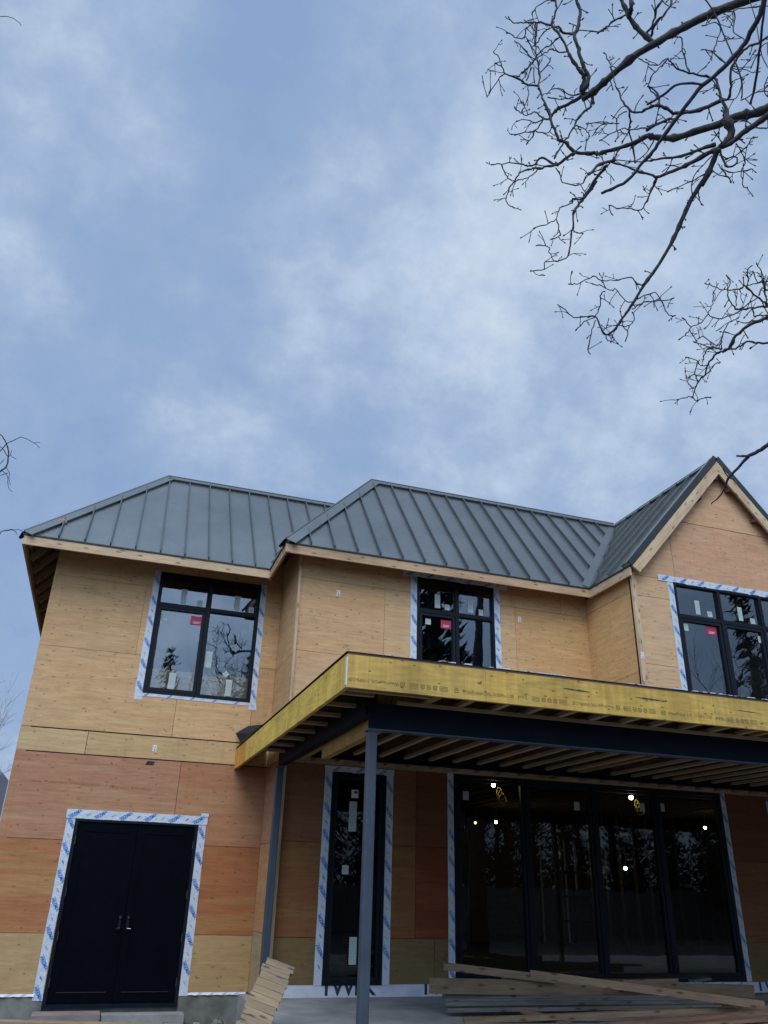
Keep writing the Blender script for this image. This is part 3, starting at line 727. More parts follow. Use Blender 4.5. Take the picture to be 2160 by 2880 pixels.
# ------------------------------------------------------------------ flashing tape
def tape(parent, O_, ax, ay, nrm, pts, wd, seed=0, name='flashing_tape', base=0.0, step=.37, flare=0.0):
    """tape strip from pts[0] to pts[1] (centre line, in u,v) on a plane"""
    rnd = random.Random(seed); O_ = Vector(O_); ax = Vector(ax); ay = Vector(ay); nrm = Vector(nrm)
    (ua, va), (ub, vb) = pts; d = Vector((ub - ua, vb - va, 0)); ln = d.length; d.normalize(); s = Vector((-d.y, d.x, 0))
    T = lambda p, h: O_ + ax * p.x + ay * p.y + nrm * h
    mb = MB(); n = max(3, int(ln / .12)); L0 = []; R0 = []
    for i in range(n + 1):
        c = Vector((ua, va, 0)) + d * (ln * i / n); wl = wd / 2 + rnd.uniform(-.003, .003); wr = wd / 2 + rnd.uniform(-.003, .003)
        if flare and i == n: wl += flare; 
        L0.append(c + s * wl); R0.append(c - s * wr)
    hs = [base + .0035 + rnd.uniform(0, .0025) for _ in range(n + 1)]
    for i in range(n):
        mb.face([T(R0[i], hs[i]), T(R0[i + 1], hs[i + 1]), T(L0[i + 1], hs[i + 1]), T(L0[i], hs[i])], 'tapew')
        mb.face([T(R0[i], 0), T(R0[i + 1], 0), T(R0[i + 1], hs[i + 1]), T(R0[i], hs[i])], 'tapew')
        mb.face([T(L0[i], hs[i]), T(L0[i + 1], hs[i + 1]), T(L0[i + 1], 0), T(L0[i], 0)], 'tapew')
    # printed words slanting across the strip
    h0 = base + .0075; q = rnd.uniform(.05, step * .6); k = 0
    horiz = abs(d.x) > abs(d.y)
    ang = R(38) if horiz else R(-56)
    tw = wd * 1.6
    while q < ln - .05:
        c = Vector((ua, va, 0)) + d * q
        P3 = T(c, h0)
        if k % 2 == 0:
            stamp(mb, 'PREMA', P3, ax, ay, wd * .38, 'tapeb', ang=ang, shear=.25, bold=.03, width=tw, clip=None if False else ((-wd * .5, wd * .5, -9, 9) if not horiz else (-9, 9, -wd * .5, wd * .5)))
            ca, sa = math.cos(ang), math.sin(ang)
            def Q(x, y): return (x * ca - y * sa, x * sa + y * ca)
            hw = tw * .5; yy = wd * .27
            qs = [Q(-hw, yy), Q(hw, yy), Q(hw, yy + wd * .07), Q(-hw, yy + wd * .07)]
            lim = wd * .5
            if horiz: qs = [(a_, max(-lim, min(lim, b_))) for a_, b_ in qs]
            else: qs = [(max(-lim, min(lim, a_)), b_) for a_, b_ in qs]
            mb.face([P3 + ax * a_ + ay * b_ for a_, b_ in qs], 'tapeb')
        else:
            stamp(mb, 'resisto', P3, ax, ay, wd * .15, 'tapeg', ang=ang, shear=.3, bold=.02, width=tw * .6) if False else None
            ca, sa = math.cos(ang), math.sin(ang)
            m8 = 8; ring = []
            for j in range(m8):
                t = 2 * math.pi * j / m8; xx = math.cos(t) * wd * .30 * rnd.uniform(.8, 1.1); yy = math.sin(t) * wd * .075
                ring.append(P3 + ax * (xx * ca - yy * sa) + ay * (xx * sa + yy * ca))
            mb.face(ring, 'tapeg' if rnd.random() < .7 else 'tapeb')
        q += step / 2; k += 1
    return mb.build(name, parent)

# ------------------------------------------------------------------ windows
AX = Vector((1, 0, 0)); AZ = Vector((0, 0, 1)); FR = Vector((0, -1, 0))
def bars(mb, y, rect, wd, proud, depth, k='black'):
    u0, u1, v0, v1 = rect
    mb.box((u0, y - proud, v0), (u0 + wd, y + depth, v1), k); mb.box((u1 - wd, y - proud, v0), (u1, y + depth, v1), k)
    mb.box((u0 + wd, y - proud, v0), (u1 - wd, y + depth, v0 + wd), k); mb.box((u0 + wd, y - proud, v1 - wd), (u1 - wd, y + depth, v1), k)
def sticker(parent, x, z, w_, h_, y, kind='plain', rot=0, name='sticker'):
    mb = MB(); ca, sa = math.cos(rot), math.sin(rot)
    def P(a, b, d=0): return Vector((x + a * ca - b * sa, y - d, z + a * sa + b * ca))
    k = {'plain': 'sticker', 'red': 'redst', 'paper': 'tag'}[kind]
    mb.poly([P(-w_ / 2, -h_ / 2), P(w_ / 2, -h_ / 2), P(w_ / 2, h_ / 2), P(-w_ / 2, h_ / 2)], .0012, FR, k)
    if kind == 'red':
        stamp(mb, 'Loewen', P(.0, -.02, .0022), AX, AZ, h_ * .34, 'white', shear=.55, width=w_ * .62)
        q = [P(-w_ * .22, -h_ * .34, .0022), P(w_ * .14, -h_ * .30, .0022), P(w_ * .14, -h_ * .27, .0022), P(-w_ * .22, -h_ * .31, .0022)]; mb.face(q, 'white')
    elif kind == 'plain':
        for i in range(3 if h_ < .2 else 6):
            zz = h_ * (.32 - i * (.64 / (3 if h_ < .2 else 6))); q = [P(-w_ * .36, zz, .002), P(w_ * .3, zz, .002), P(w_ * .3, zz + .006, .002), P(-w_ * .36, zz + .006, .002)]; mb.face(q, 'stickerprint')
    else:
        mb.face([P(-w_ * .1, h_ * .05, .002), P(w_ * .4, h_ * .05, .002), P(w_ * .4, h_ * .35, .002), P(-w_ * .1, h_ * .35, .002)], 'ink')
    return mb.build(name, parent)
def window(rect, y, cols, trans, glass='glass', fw=.048, sash=(), name='window', proud=.012, gy=.035):
    """cols: mullion centre xs; trans: transom z or None; sash: indexes of cells with their own sash"""
    u0, u1, v0, v1 = rect; mb = MB(); bars(mb, y, rect, fw, proud, .09)
    cells = []; ed = [u0 + fw] + [x for c in cols for x in (c - .031, c + .031)] + [u1 - fw]
    for c in cols: mb.box((c - .031, y - proud - .004, v0 + fw), (c + .031, y + .09, v1 - fw), 'black')
    tz = [v0 + fw] + ([trans - .031, trans + .031] if trans else []) + [v1 - fw]
    for i in range(0, len(ed), 2):
        if trans: mb.box((ed[i], y - proud + .001, trans - .031), (ed[i + 1], y + .09, trans + .031), 'black')
        for j in range(0, len(tz), 2): cells.append((ed[i], ed[i + 1], tz[j], tz[j + 1]))
    o = mb.build(name, house); panes = []
    for ci, c in enumerate(cells):
        r = c
        if ci in sash:
            sb = MB(); bars(sb, y, (c[0] + .006, c[1] - .006, c[2] + .006, c[3] - .006), .046, .004, .06, 'blacksash'); sb.build('sash', o)
            r = (c[0] + .058, c[1] - .058, c[2] + .058, c[3] - .058)
        else:
            sb = MB(); bars(sb, y, c, .014, -.012, .05, 'blacksash'); sb.build('glazing_bead', o); r = (c[0] + .014, c[1] - .014, c[2] + .014, c[3] - .014)
        pb = MB(); pb.face([(r[0], y + gy, r[2]), (r[1], y + gy, r[2]), (r[1], y + gy, r[3]), (r[0], y + gy, r[3])], glass); pb.build('pane', o)
        panes.append(r)
    return o, panes
GY = .033
w1, p = window(W1, YA, [1.243], 5.954, sash=(0,))
for a, b, c, d, k, r in ((.80, 6.16, .10, .26, 'plain', 0), (1.085, 6.065, .09, .11, 'plain', 0), (1.735, 6.16, .10, .26, 'plain', 0), (2.0, 6.065, .095, .11, 'plain', 0),
                         (.515, 5.74, .11, .11, 'plain', 0), (1.075, 5.745, .215, .155, 'red', 0), (.80, 4.66, .11, .28, 'plain', 0), (1.36, 5.09, .11, .28, 'plain', 0), (1.68, 4.87, .09, .09, 'plain', R(45)), (1.75, 4.64, .105, .28, 'plain', 0)):
    sticker(w1, a, z=b, w_=c, h_=d, y=YA + GY, kind=k, rot=r)
w2, p = window(W2, YC, [5.325], 5.937, sash=(0,))
for a, b, c, d, k in ((4.975, 6.15, .10, .25, 'plain'), (5.155, 6.06, .09, .10, 'plain'), (5.60, 6.145, .10, .25, 'plain'), (5.80, 6.05, .085, .11, 'plain'), (4.80, 5.76, .10, .10, 'plain'), (5.13, 5.75, .19, .15, 'red'), (5.05, 4.96, .10, .10, 'plain')):
    sticker(w2, a, z=b, w_=c, h_=d, y=YC + GY, kind=k)
w3, p = window(W3, YD, [9.647, 10.535], 5.927, sash=(0, 2))
for a, b, c, d, k in ((9.20, 6.14, .095, .25, 'plain'), (9.44, 6.05, .10, .10, 'plain'), (10.10, 6.14, .095, .25, 'plain'), (10.35, 6.04, .10, .10, 'plain'), (8.90, 5.75, .09, .12, 'plain'), (9.42, 5.75, .20, .155, 'red'), (10.44, 5.72, .085, .12, 'plain'), (10.72, 5.74, .09, .30, 'plain')):
    sticker(w3, a, z=b, w_=c, h_=d, y=YD + GY, kind=k)
nwd, p = window(NW, YC, [], None, 'glassn', sash=(0,), name='glass_door')
for a, b, c, d, k in ((3.62, 2.90, .11, .12, 'paper'), (3.60, 2.58, .12, .42, 'plain'), (3.52, 1.85, .10, .12, 'plain'), (3.68, .82, .11, .34, 'plain')):
    sticker(nwd, a, z=b, w_=c, h_=d, y=YC + GY, kind=k)
bdo, p = window(BD, YC, [6.486, 7.735, 8.985], None, 'glassd', fw=.07, sash=(0, 1, 2, 3), name='sliding_door')
for a, b in ((5.45, 2.98), (7.45, 2.93), (8.72, 2.98), (9.12, 3.0), (8.05, .0)):
    if b: sticker(bdo, a, z=b, w_=.10, h_=.13, y=YC + GY, kind='plain')
nw2, p = window(NW2, YC, [], None, 'glassn', sash=(0,), name='glass_door')
# cut through the top of the tall openings where the ledger sits
# tapes: (plane y, window obj, rect)
def around(parent, rect, y, seed, wl=.10, wt=.10, bottom=True, top=True, out_l=.0, inset=.012, topx=.16, bw=.055):
    u0, u1, v0, v1 = rect; O_ = (0, y, 0)
    z0 = v0 - (.12 if bottom else -.0)
    tape(parent, O_, AX, AZ, FR, ((u0 - wl / 2 + inset, v1 + .02), (u0 - wl / 2 + inset - (.02 if bottom else 0), z0)), wl, seed, flare=.02 if bottom else 0)
    tape(parent, O_, AX, AZ, FR, ((u1 + wl / 2 - inset, v1 + .02), (u1 + wl / 2 - inset, z0)), wl, seed + 1, flare=.02 if bottom else 0)
    if top: tape(parent, O_, AX, AZ, FR, ((u0 - topx, v1 + wt / 2 - .01), (u1 + topx, v1 + wt / 2 - .01)), wt, seed + 2, base=.007)
    if bottom: tape(parent, O_, AX, AZ, FR, ((u0 - .02, v0 - bw / 2), (u1 + .02, v0 - bw / 2)), bw, seed + 3, base=.001)
around(w1, W1, YA, 10, wl=.115, top=False)
around(w2, W2, YC, 20, wl=.125, bottom=False, topx=.27)
around(w3, W3, YD, 30, wl=.125, wt=.11, bottom=False, topx=.30)
around(nwd, NW, YC, 40, wl=.125, bottom=False, wt=.09, topx=.12)
around(bdo, BD, YC, 50, wl=.115, bottom=False, wt=.08, topx=.05)
tape(bdo, (0, YC, 0), AX, AZ, FR, ((BD[0], BD[2] - .03), (BD[1] + .02, BD[2] - .03)), .05, 57)
around(nw2, NW2, YC, 60, wl=.125, bottom=False, top=False)
# ------------------------------------------------------------------ double door
dm = MB(); u0, u1, v0, v1 = DOOR
for a, b in (((u0, v0), (u0 + .05, v1)), ((u1 - .05, v0), (u1, v1))): dm.box((a[0], YA - .008, a[1]), (b[0], YA + .12, b[1]), 'black')
dm.box((u0 + .05, YA - .008, v1 - .05), (u1 - .05, YA + .12, v1), 'black'); dm.box((u0, YA - .03, v0 - .03), (u1, YA + .12, v0 + .02), 'steeld')
door = dm.build('double_door', house)
cx = .607
for s_, (a, b) in ((-1, (u0 + .054, cx - .003)), (1, (cx + .003, u1 - .054))):
    mbd = MB(); mbd.box((a, YA + .018, v0 + .03), (b, YA + .06, v1 - .054), 'door')
    # shaker style stiles and rails stand slightly proud
    mbd.box((a, YA + .010, v0 + .03), (a + .12, YA + .0175, v1 - .054), 'door'); mbd.box((b - .12, YA + .010, v0 + .03), (b, YA + .0175, v1 - .054), 'door')
    mbd.box((a + .12, YA + .010, v0 + .03), (b - .12, YA + .0175, v0 + .155), 'door'); mbd.box((a + .12, YA + .010, v1 - .19), (b - .12, YA + .0175, v1 - .054), 'door')
    lf = mbd.build('door_leaf', door)
    sb = MB(); sb.box((a + .10, YA + .002, v0 + .155), (b - .10, YA + .0095, v0 + .162), 'hinge'); sb.build('bottom_bead', lf)
    hb = MB(); hx = (b - .055 if s_ < 0 else a + .055)
    hb.box((hx - .018, YA - .004, .96), (hx + .018, YA + .0095, 1.16), 'black'); hb.tube([(hx, YA - .03, 1.13), (hx, YA + .0, 1.13)], [.014, .016], 'chrome', 10)
    hb.tube([(hx, YA - .045, .99), (hx - s_ * -.0 , YA - .0, .99)], [.011, .013], 'chrome', 8); hb.tube([(hx, YA - .045, .99), (hx + s_ * .05, YA - .05, .985)], [.009, .008], 'black' if s_ < 0 else 'chrome', 8)
    hb.build('handle', lf)
    for zz in (.30, .88, 1.45, 2.15):
        g_ = MB(); hx2 = a - .002 if s_ < 0 else b + .002
        g_.tube([(hx2, YA - .012, zz - .055), (hx2, YA - .012, zz + .055)], [.007, .007], 'hinge', 8); g_.build('hinge', lf)
tape(door, (0, YA, 0), AX, AZ, FR, ((u0 - .06, v1 + .0), (u0 - .075, .09)), .125, 70, flare=.01)
tape(door, (0, YA, 0), AX, AZ, FR, ((u1 + .055, v1 + .0), (u1 + .065, .13)), .125, 71)
tape(door, (0, YA, 0), AX, AZ, FR, ((u0 - .14, v1 + .05), (u1 + .13, v1 + .045)), .125, 72, base=.007)
tape(door, (0, YA, 0), AX, AZ, FR, ((u1 + .02, v1 + .125), (u1 + .14, v1 + .125)), .05, 73, base=.01)
# door sill stones
mb = MB(); mb.box((-.42, YA - .42, GRD - .2), (.46, YA - .01, -.035), 'stone'); o = mb.build('door_step'); tag(o, 'pale brown stone step below the left leaf of the black double door', 'step')
mb = MB(); mb.box((.48, YA - .30, GRD - .2), (1.60, YA - .01, -.06), 'concrete'); o = mb.build('door_step'); tag(o, 'grey concrete step below the right leaf of the black double door', 'step')

# small paper tags on the sheathing, vent hole
def paper(x, z, y): 
    mb = MB(); h, w_ = .10, .062
    mb.poly([(x - w_ / 2, y, z - h / 2), (x + w_ / 2, y, z - h / 2), (x + w_ / 2, y, z + h / 2), (x - w_ / 2, y, z + h / 2)], .002, FR, 'tag')
    mb.box((x - .006, y - .003, z - .038), (x + .014, y - .0025, z - .02), 'ink'); mb.box((x + .002, y - .003, z - .01), (x + .008, y - .0025, z + .03), 'ink'); mb.box((x - .02, y - .003, z + .012), (x - .014, y - .0025, z + .03), 'ink')
    return mb.build('paper_tag', house)
paper(.681, 3.557, YA); paper(3.183, 6.037, YC); paper(6.538, 6.013, YC); paper(XD - .018, 5.14, YD - .031)
mb = MB(); mb.poly([(.57, YA, 3.29), (.70, YA, 3.29), (.715, YA, 3.352), (.60, YA, 3.352)], .002, FR, 'backing'); mb.build('vent_hole', house)
# faint mill stamps on the reddish sheets
mb = MB()
for x_, z_, s_ in ((-.75, 2.93, 'CSP EXTERIOR DOUGLAS FIR CANPLY'), (.12, 2.90, 'CSA O121 SHEATHING'),):
    stamp(mb, s_, (x_, YA - .0015, z_), AX, AZ, .035, 'lvlink' if False else 'inkred', center=False) if 'inkred' in M else None
M['inkred'] = flat_mat('faint red brown stamp', (.20, .10, .065), .8, nz=.3, nscale=30)
for x_, z_, s_, w_ in ((-1.05, 2.93, 'APA', .14), (-.80, 2.93, 'CSP EXTERIOR SOFTWOOD PLYWOOD', .75), (.10, 2.91, '18.5 mm CANPLY', .62), (1.25, 2.10, 'PLYWOOD EXTERIOR', .7)):
    if z_ < 2.2: continue
    stamp(mb, s_, (x_, YA - .0015, z_), AX, AZ, .032, 'inkred', center=False, width=w_)
mb.build('mill_stamp', house)

# ------------------------------------------------------------------ porch canopy frame
KL, KF, KT, KB = 1.983, 7.05, 3.628, 3.315
can = empty('porch_canopy', (6, 9, SLAB)); tag(can, 'unfinished porch canopy of yellow laminated rim boards and joists on steel posts', 'canopy')
XR = 16.5
YLW = (.62, .43, .075); YLW2 = (.50, .365, .085)
mb = MB(); 
tones = [(.57, .37, .095), (.59, .38, .09), (.55, .36, .095), (.57, .365, .105)]; xs = [KL, 3.42, 6.15, 8.9, 11.5, XR]
for i in range(len(xs) - 1):
    a, b = xs[i] + (.0015 if i else 0), xs[i + 1] - .0015
    mb.poly([(a, KF + .044, KB), (b, KF + .044, KB), (b, KF + .044, KT), (a, KF + .044, KT)], .044, FR, 'lvl', lambda p: (p.x, p.z + 5), tones[i % 4])
# mill stamps along the bottom edge
def pent(mb, x, z, s, inv, k, y):
    q = [(-.5, -.5), (.5, -.5), (.5, .25), (0, .6), (-.5, .25)]
    o_ = [Vector((x + a * s, y, z + (b if not inv else -b) * s)) for a, b in q]; i_ = [Vector((x + a * s * .7, y, z + (b if not inv else -b) * s * .7)) for a, b in q]
    for j in range(5):
        l = (j + 1) % 5; mb.face([o_[j], o_[l], i_[l], i_[j]], k)
    mb.face([Vector((x + a * s * .4, y, z + b * s * .2)) for a, b in ((-.5, -.5), (.5, -.5), (.5, .5), (-.5, .5))], k)
ys = KF - .0012; x = KL + .03; k = 0
while x < 9.3:
    z = KB + .075; inv = (k % 2 == 0)
    ang = math.pi if inv else 0
    if inv:
        stamp(mb, 'WestFraser LVL 3100Fb-2.0E', (x + .24, ys, z), AX, AZ, .034, 'inkw', ang=math.pi, width=.50); pent(mb, x + .53, z, .045, True, 'inkw', ys)
    else:
        pent(mb, x + .02, z, .045, False, 'inkw', ys); stamp(mb, 'WestFraser LVL 3100Fb-2.0E', (x + .36, ys, z), AX, AZ, .034, 'inkw', width=.56); stamp(mb, 'PFS', (x + .74, ys, z), AX, AZ, .03, 'inkw', width=.10)
    bx = x + (.60 if inv else .84)
    for j in range(4): mb.face([Vector((bx, ys, z - .024 + j * .014)), Vector((bx + .09, ys, z - .024 + j * .014)), Vector((bx + .09, ys, z - .020 + j * .014)), Vector((bx, ys, z - .020 + j * .014))], 'inkw')
    for j in range(3): pent(mb, bx + .135 + j * .065, z, .042, inv, 'inkw', ys)
    for j in range(4): mb.face([Vector((bx + .31, ys, z - .024 + j * .014)), Vector((bx + .40, ys, z - .024 + j * .014)), Vector((bx + .40, ys, z - .020 + j * .014)), Vector((bx + .31, ys, z - .020 + j * .014))], 'inkw')
    x = bx + .47; k += 1
# dark scuffs
rnd = random.Random(5)
for sx, sz, sl_, sh in ((4.45, KB + .21, .34, .018), (5.35, KB + .20, .42, .022), (6.6, KB + .185, .36, .010), (8.0, KB + .2, .12, .008), (3.35, KB + .17, .05, .02)):
    n = 14; up_ = []; dn_ = []
    for i in range(n + 1):
        t = i / n; e_ = math.sin(math.pi * t) ** .6 * sh * rnd.uniform(.5, 1.0)
        up_.append(Vector((sx + (t - .5) * sl_, KF - .001, sz - (t - .5) * .012 + e_ * .6))); dn_.append(Vector((sx + (t - .5) * sl_, KF - .001, sz - (t - .5) * .012 - e_ * .5)))
    for i in range(n): mb.face([dn_[i], dn_[i + 1], up_[i + 1], up_[i]], 'ink')
tag(mb.build('rim_board', can), 'front rim board of yellow laminated veneer with mill stamps and scuffs')
mb = MB()
for a, b, tn in ((KF + .0455, 8.35, (.73, .485, .09)), (8.353, 10.9, (.71, .47, .09)), (10.903, 12.55, (.70, .465, .09)), (12.553, YA - .002, (.66, .31, .05))):
    mb.poly([(KL + .044, a, KB), (KL + .044, b, KB), (KL + .044, b, KT), (KL + .044, a, KT)], .044, (-1, 0, 0), 'lvl', lambda p: (p.y, p.z + 9), tn)
tag(mb.build('rim_board', can), 'left rim board running back to the wall, brighter yellow with an orange end')
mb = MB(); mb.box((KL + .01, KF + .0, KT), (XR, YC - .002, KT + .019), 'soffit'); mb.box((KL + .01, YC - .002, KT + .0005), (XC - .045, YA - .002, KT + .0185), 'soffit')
mb.beam((KL - .007, KF + .013, KT + .024), (XR, KF + .013, KT + .024), .04, .006, 'membrane'); mb.beam((KL + .013, KF + .034, KT + .024), (KL + .013, YA - .01, KT + .024), .04, .006, 'membrane')
rnd = random.Random(9)
for i in range(60):
    x0 = KL + .3 + rnd.uniform(0, 7.5); mb.box((x0, KF - .012, KT + .0275), (x0 + rnd.uniform(.02, .12), KF + .02, KT + .029 + rnd.uniform(.003, .011)), 'wrap')
mb.build('roof_sheathing', can)
# white metal corner angle
mb = MB(); mb.box((KL - .003, KF + .001, KB + .02), (KL - .0005, KF + .03, KT - .03), 'tag'); mb.box((KL - .003, KF - .003, KB + .02), (KL + .008, KF - .0005, KT - .03), 'tag'); mb.build('corner_strip', can)
# joists
def joist(a, b, z0=KB, z1=KT - .001, wd=.04, k='joist', name='joist'):
    mb = MB(); mb.beam((a[0], a[1], (z0 + z1) / 2), (b[0], b[1], (z0 + z1) / 2), wd, z1 - z0, k); return mb.build(name, can)
def ijoist(x, y0, y1):
    mb = MB()
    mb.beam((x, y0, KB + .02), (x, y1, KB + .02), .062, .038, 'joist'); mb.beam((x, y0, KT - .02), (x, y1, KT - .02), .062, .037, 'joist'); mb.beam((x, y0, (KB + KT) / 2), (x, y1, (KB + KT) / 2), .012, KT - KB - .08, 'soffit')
    return mb.build('joist', can)
x = 3.30; 
while x < XR - .2:
    if not (6.85 < x < 7.15): ijoist(x, KF + .046, YC - .06)
    x += .3835
for x in (2.93, 6.95):
    mb = MB(); mb.box((x - .045, KF + .048, KB - (.0)), (x + .045, YC - .06, KT - .002), 'lvl', (.34, .20, .07)); mb.build('joist', can)
mb = MB(); mb.box((2.47, 7.57, 3.04), (2.56, 9.72, KT - .002), 'lvl', (.42, .23, .06)); mb.build('joist', can)
mb = MB(); mb.box((2.47, 9.73, 3.19), (2.55, 11.05, KT - .002), 'lvl', (.34, .19, .06)); mb.build('joist', can)
y = 7.36
while y < 11.5:
    mb = MB(); mb.beam((KL + .046, y, KB + .02), (2.36, y, KB + .02), .062, .038, 'joist'); mb.beam((KL + .046, y, (KB + KT) / 2 + .018), (2.36, y, (KB + KT) / 2 + .018), .012, KT - KB - .045, 'soffit'); mb.build('blocking', can); y += .568
mb = MB(); mb.box((KL + .06, 7.15, KB + .0), (2.875, 7.21, KB + .06), 'joist'); mb.box((KL + .06, 7.17, KB + .061), (2.875, 7.19, KT - .004), 'soffit'); mb.build('blocking', can)
# steel: front beam, side beam, cross beam, nailers
PX = 2.345
def ibeam(mb, p0, p1, fl, h, k='steeld'):
    p0 = Vector(p0); p1 = Vector(p1)
    mb.beam(p0 + AZ * (h / 2 - .006), p1 + AZ * (h / 2 - .006), fl, .012, k); mb.beam(p0 - AZ * (h / 2 - .006), p1 - AZ * (h / 2 - .006), fl, .012, k); mb.beam(p0, p1, .012, h - .024, k)
bt, bb = 3.278, 3.02
mb = MB(); mb.box((PX - .005, 7.437, bb + .012), (XR, 7.449, bt), 'steeld'); mb.box((PX - .005, 7.437, bb), (XR, 7.545, bb + .012), 'steel'); mb.box((PX - .005, 7.449, bt - .012), (XR, 7.545, bt), 'steeld'); mb.build('steel_beam', can)  # bottom flange in lighter steel: its highlight is put into the colour
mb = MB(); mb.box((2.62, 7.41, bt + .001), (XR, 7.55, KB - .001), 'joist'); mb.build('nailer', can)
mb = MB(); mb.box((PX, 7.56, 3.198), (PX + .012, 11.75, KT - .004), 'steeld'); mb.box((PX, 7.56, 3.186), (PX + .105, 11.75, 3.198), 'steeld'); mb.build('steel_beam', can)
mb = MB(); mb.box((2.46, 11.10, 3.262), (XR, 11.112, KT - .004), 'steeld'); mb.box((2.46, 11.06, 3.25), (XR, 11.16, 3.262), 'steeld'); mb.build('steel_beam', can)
mb = MB(); mb.box((2.60, YC - .055, KB - .02), (XR, YC - .002, KT - .002), 'joist'); mb.build('ledger', can)
def post(x0, y0, wd, z1, lab):
    mb = MB(); r = .012
    pts = []
    for cx_, cy_, a0 in ((x0 + r, y0 + r, 180), (x0 + wd - r, y0 + r, 270), (x0 + wd - r, y0 + wd - r, 0), (x0 + r, y0 + wd - r, 90)):
        for j in range(4): a_ = R(a0 + j * 30); pts.append((cx_ + r * math.cos(a_), cy_ + r * math.sin(a_)))
    b0 = [Vector((a, b, SLAB + .012)) for a, b in pts]; b1 = [Vector((a, b, z1)) for a, b in pts]
    for i in range(len(pts)):
        j = (i + 1) % len(pts); mb.face([b0[i], b0[j], b1[j], b1[i]], 'steel')
    o = mb.build('post', can, smooth=False); tag(o, lab)
    pb = MB(); pb.box((x0 - .04, y0 - .04, SLAB + .001), (x0 + wd + .04, y0 + wd + .04, SLAB + .013), 'steel'); pb.box((x0 - .02, y0 - .01, z1), (x0 + wd + .02, y0 + wd + .01, z1 + .012), 'steel'); pb.build('plate', o)
post(PX, 7.44, .092, bb - .013, 'blue grey square steel post standing in front')
post(PX + .0, 11.80, .10, 3.172, 'blue grey steel post standing against the corner of the wall')
mb = MB(); mb.beam((PX + .115, 11.93, SLAB + .1), (PX + .115, 11.93, 3.1), .012, .1, 'tag', Vector((0, 1, 0))); mb.build('shim', can)
post(9.6, 7.44, .092, bb - .013, 'steel post')
o_ = [o for o in can.children if o.name.startswith('post')][-1]

# black membrane flap at the canopy's left end
mb = MB()
q = [(663, 2062), (697, 2042), (738, 2037), (744, 2052), (716, 2072), (690, 2102), (676, 2084)]
P = [aty(a, b, YA - .10 - .02 * (i % 3)) for i, (a, b) in enumerate(q)]
c0 = sum(P, Vector()) / len(P) + Vector((0, -.05, .0))
for i in range(len(P)):
    j = (i + 1) % len(P); mb.face([c0, P[i], P[j]], 'membrane'); mb.face([c0 + Vector((0, .03, 0)), P[j] + Vector((0, .03, 0)), P[i] + Vector((0, .03, 0))], 'membrane'); mb.face([P[i], P[i] + Vector((0, .03, 0)), P[j] + Vector((0, .03, 0)), P[j]], 'membrane')
tag(mb.build('membrane_flap'), 'scrap of black membrane sticking out behind the yellow rim board', 'membrane')
# ------------------------------------------------------------------ temporary lights
def lamp(u, v, y, r, amber=False, label='', loops=True, pw=6, ceil=3.3):
    p = aty(u, v, y); e_ = empty('work_light', p); tag(e_, label, 'light', 'work lights hung inside the ground floor')
    b_ = MB(); b_.ball(p, r, 'bulbamber' if amber else 'bulb'); b_.build('bulb', e_, smooth=True)
    b_ = MB(); b_.tube([p + Vector((0, 0, r * .8)), p + Vector((0, 0, r * 2.2))], [r * .6, r * .5], 'membrane', 8)
    b_.build('socket', e_)
    b_ = MB()
    top = min(ceil, p.z + 1.2)
    pts = [p + Vector((0, 0, r * 2)), p + Vector((.03, 0, .25)), Vector((p.x + .02, p.y, top))]
    b_.tube(pts, [.006] * 3, 'cable', 5)
    if loops:
        for a0 in range(3):
            c = p + Vector((.09 + .03 * a0, -.03, -.10 - .06 * a0)); rr = .075
            b_.tube([c + Vector((math.cos(t * math.pi / 6) * rr * (.6 + .15 * a0), .02 * math.sin(t), math.sin(t * math.pi / 6) * rr)) for t in range(13)], [.007] * 13, 'cable', 5, cap=False)
    b_.build('cord', e_)
    if not amber:
        ld = bpy.data.lights.new('bulb light', 'POINT'); ld.energy = pw; ld.color = (1, .82, .58); ld.shadow_soft_size = r
        lo = bpy.data.objects.new('bulb_light', ld); col.objects.link(lo); lo.location = p + Vector((0, -.0, -r * 2.5)); lo.parent = e_; lo.matrix_parent_inverse = Matrix.Translation(-p)
lamp(1388, 2208, 12.85, .036, label='lit bulb with looped yellow cord at the top of the leftmost door panel', pw=1.6)
lamp(1775, 2243, 12.9, .04, label='lit bulb with looped yellow cord high in the third door panel', pw=1.6)
lamp(1395, 2312, 17.0, .034, label='small lit bulb lower in the leftmost door panel', loops=False, pw=1.6)
lamp(1337, 2314, 17.0, .03, True, label='tiny amber bulb at the far left of the door panels', loops=False)
lamp(1983, 2328, 15.5, .032, label='lit bulb in the rightmost door panel', loops=False, pw=1.6)
lamp(1759, 2442, 16.5, .038, label='lit bulb lowest of all, in the third door panel', loops=False, pw=1.6)

# ------------------------------------------------------------------ lumber on the slab
def plank(u0, v0, y0, u1, v1, y1, wd, ht, k, lab, grp='boards piled on the patio slab', name='wooden_plank'):
    """wd: horizontal width, ht: vertical thickness"""
    a = aty(u0, v0, y0); b = aty(u1, v1, y1); c = (a + b) / 2
    mb = MB(); mb.beam(a, b, wd, ht, k); o = mb.build(name, origin=c)
    tag(o, lab, 'plank', grp); return o
Zx = lambda a, b: (1190 + a * .5847, 2660 + b * .5847)
def pl(a0, b0, y0, a1, b1, y1, *r, **k):
    u0, v0 = Zx(a0, b0); u1, v1 = Zx(a1, b1); return plank(u0, v0, y0, u1, v1, y1, *r, **k)
pl(100, 98, 10.35, 640, 162, 10.2, .04, .085, 'lumber', 'thin brown plank sticking up at the left of the pile across the white tape')
pl(515, 135, 9.85, 1640, 285, 9.0, .04, .085, 'lumber', 'long diagonal plank lying across the top of the pile down to the right')
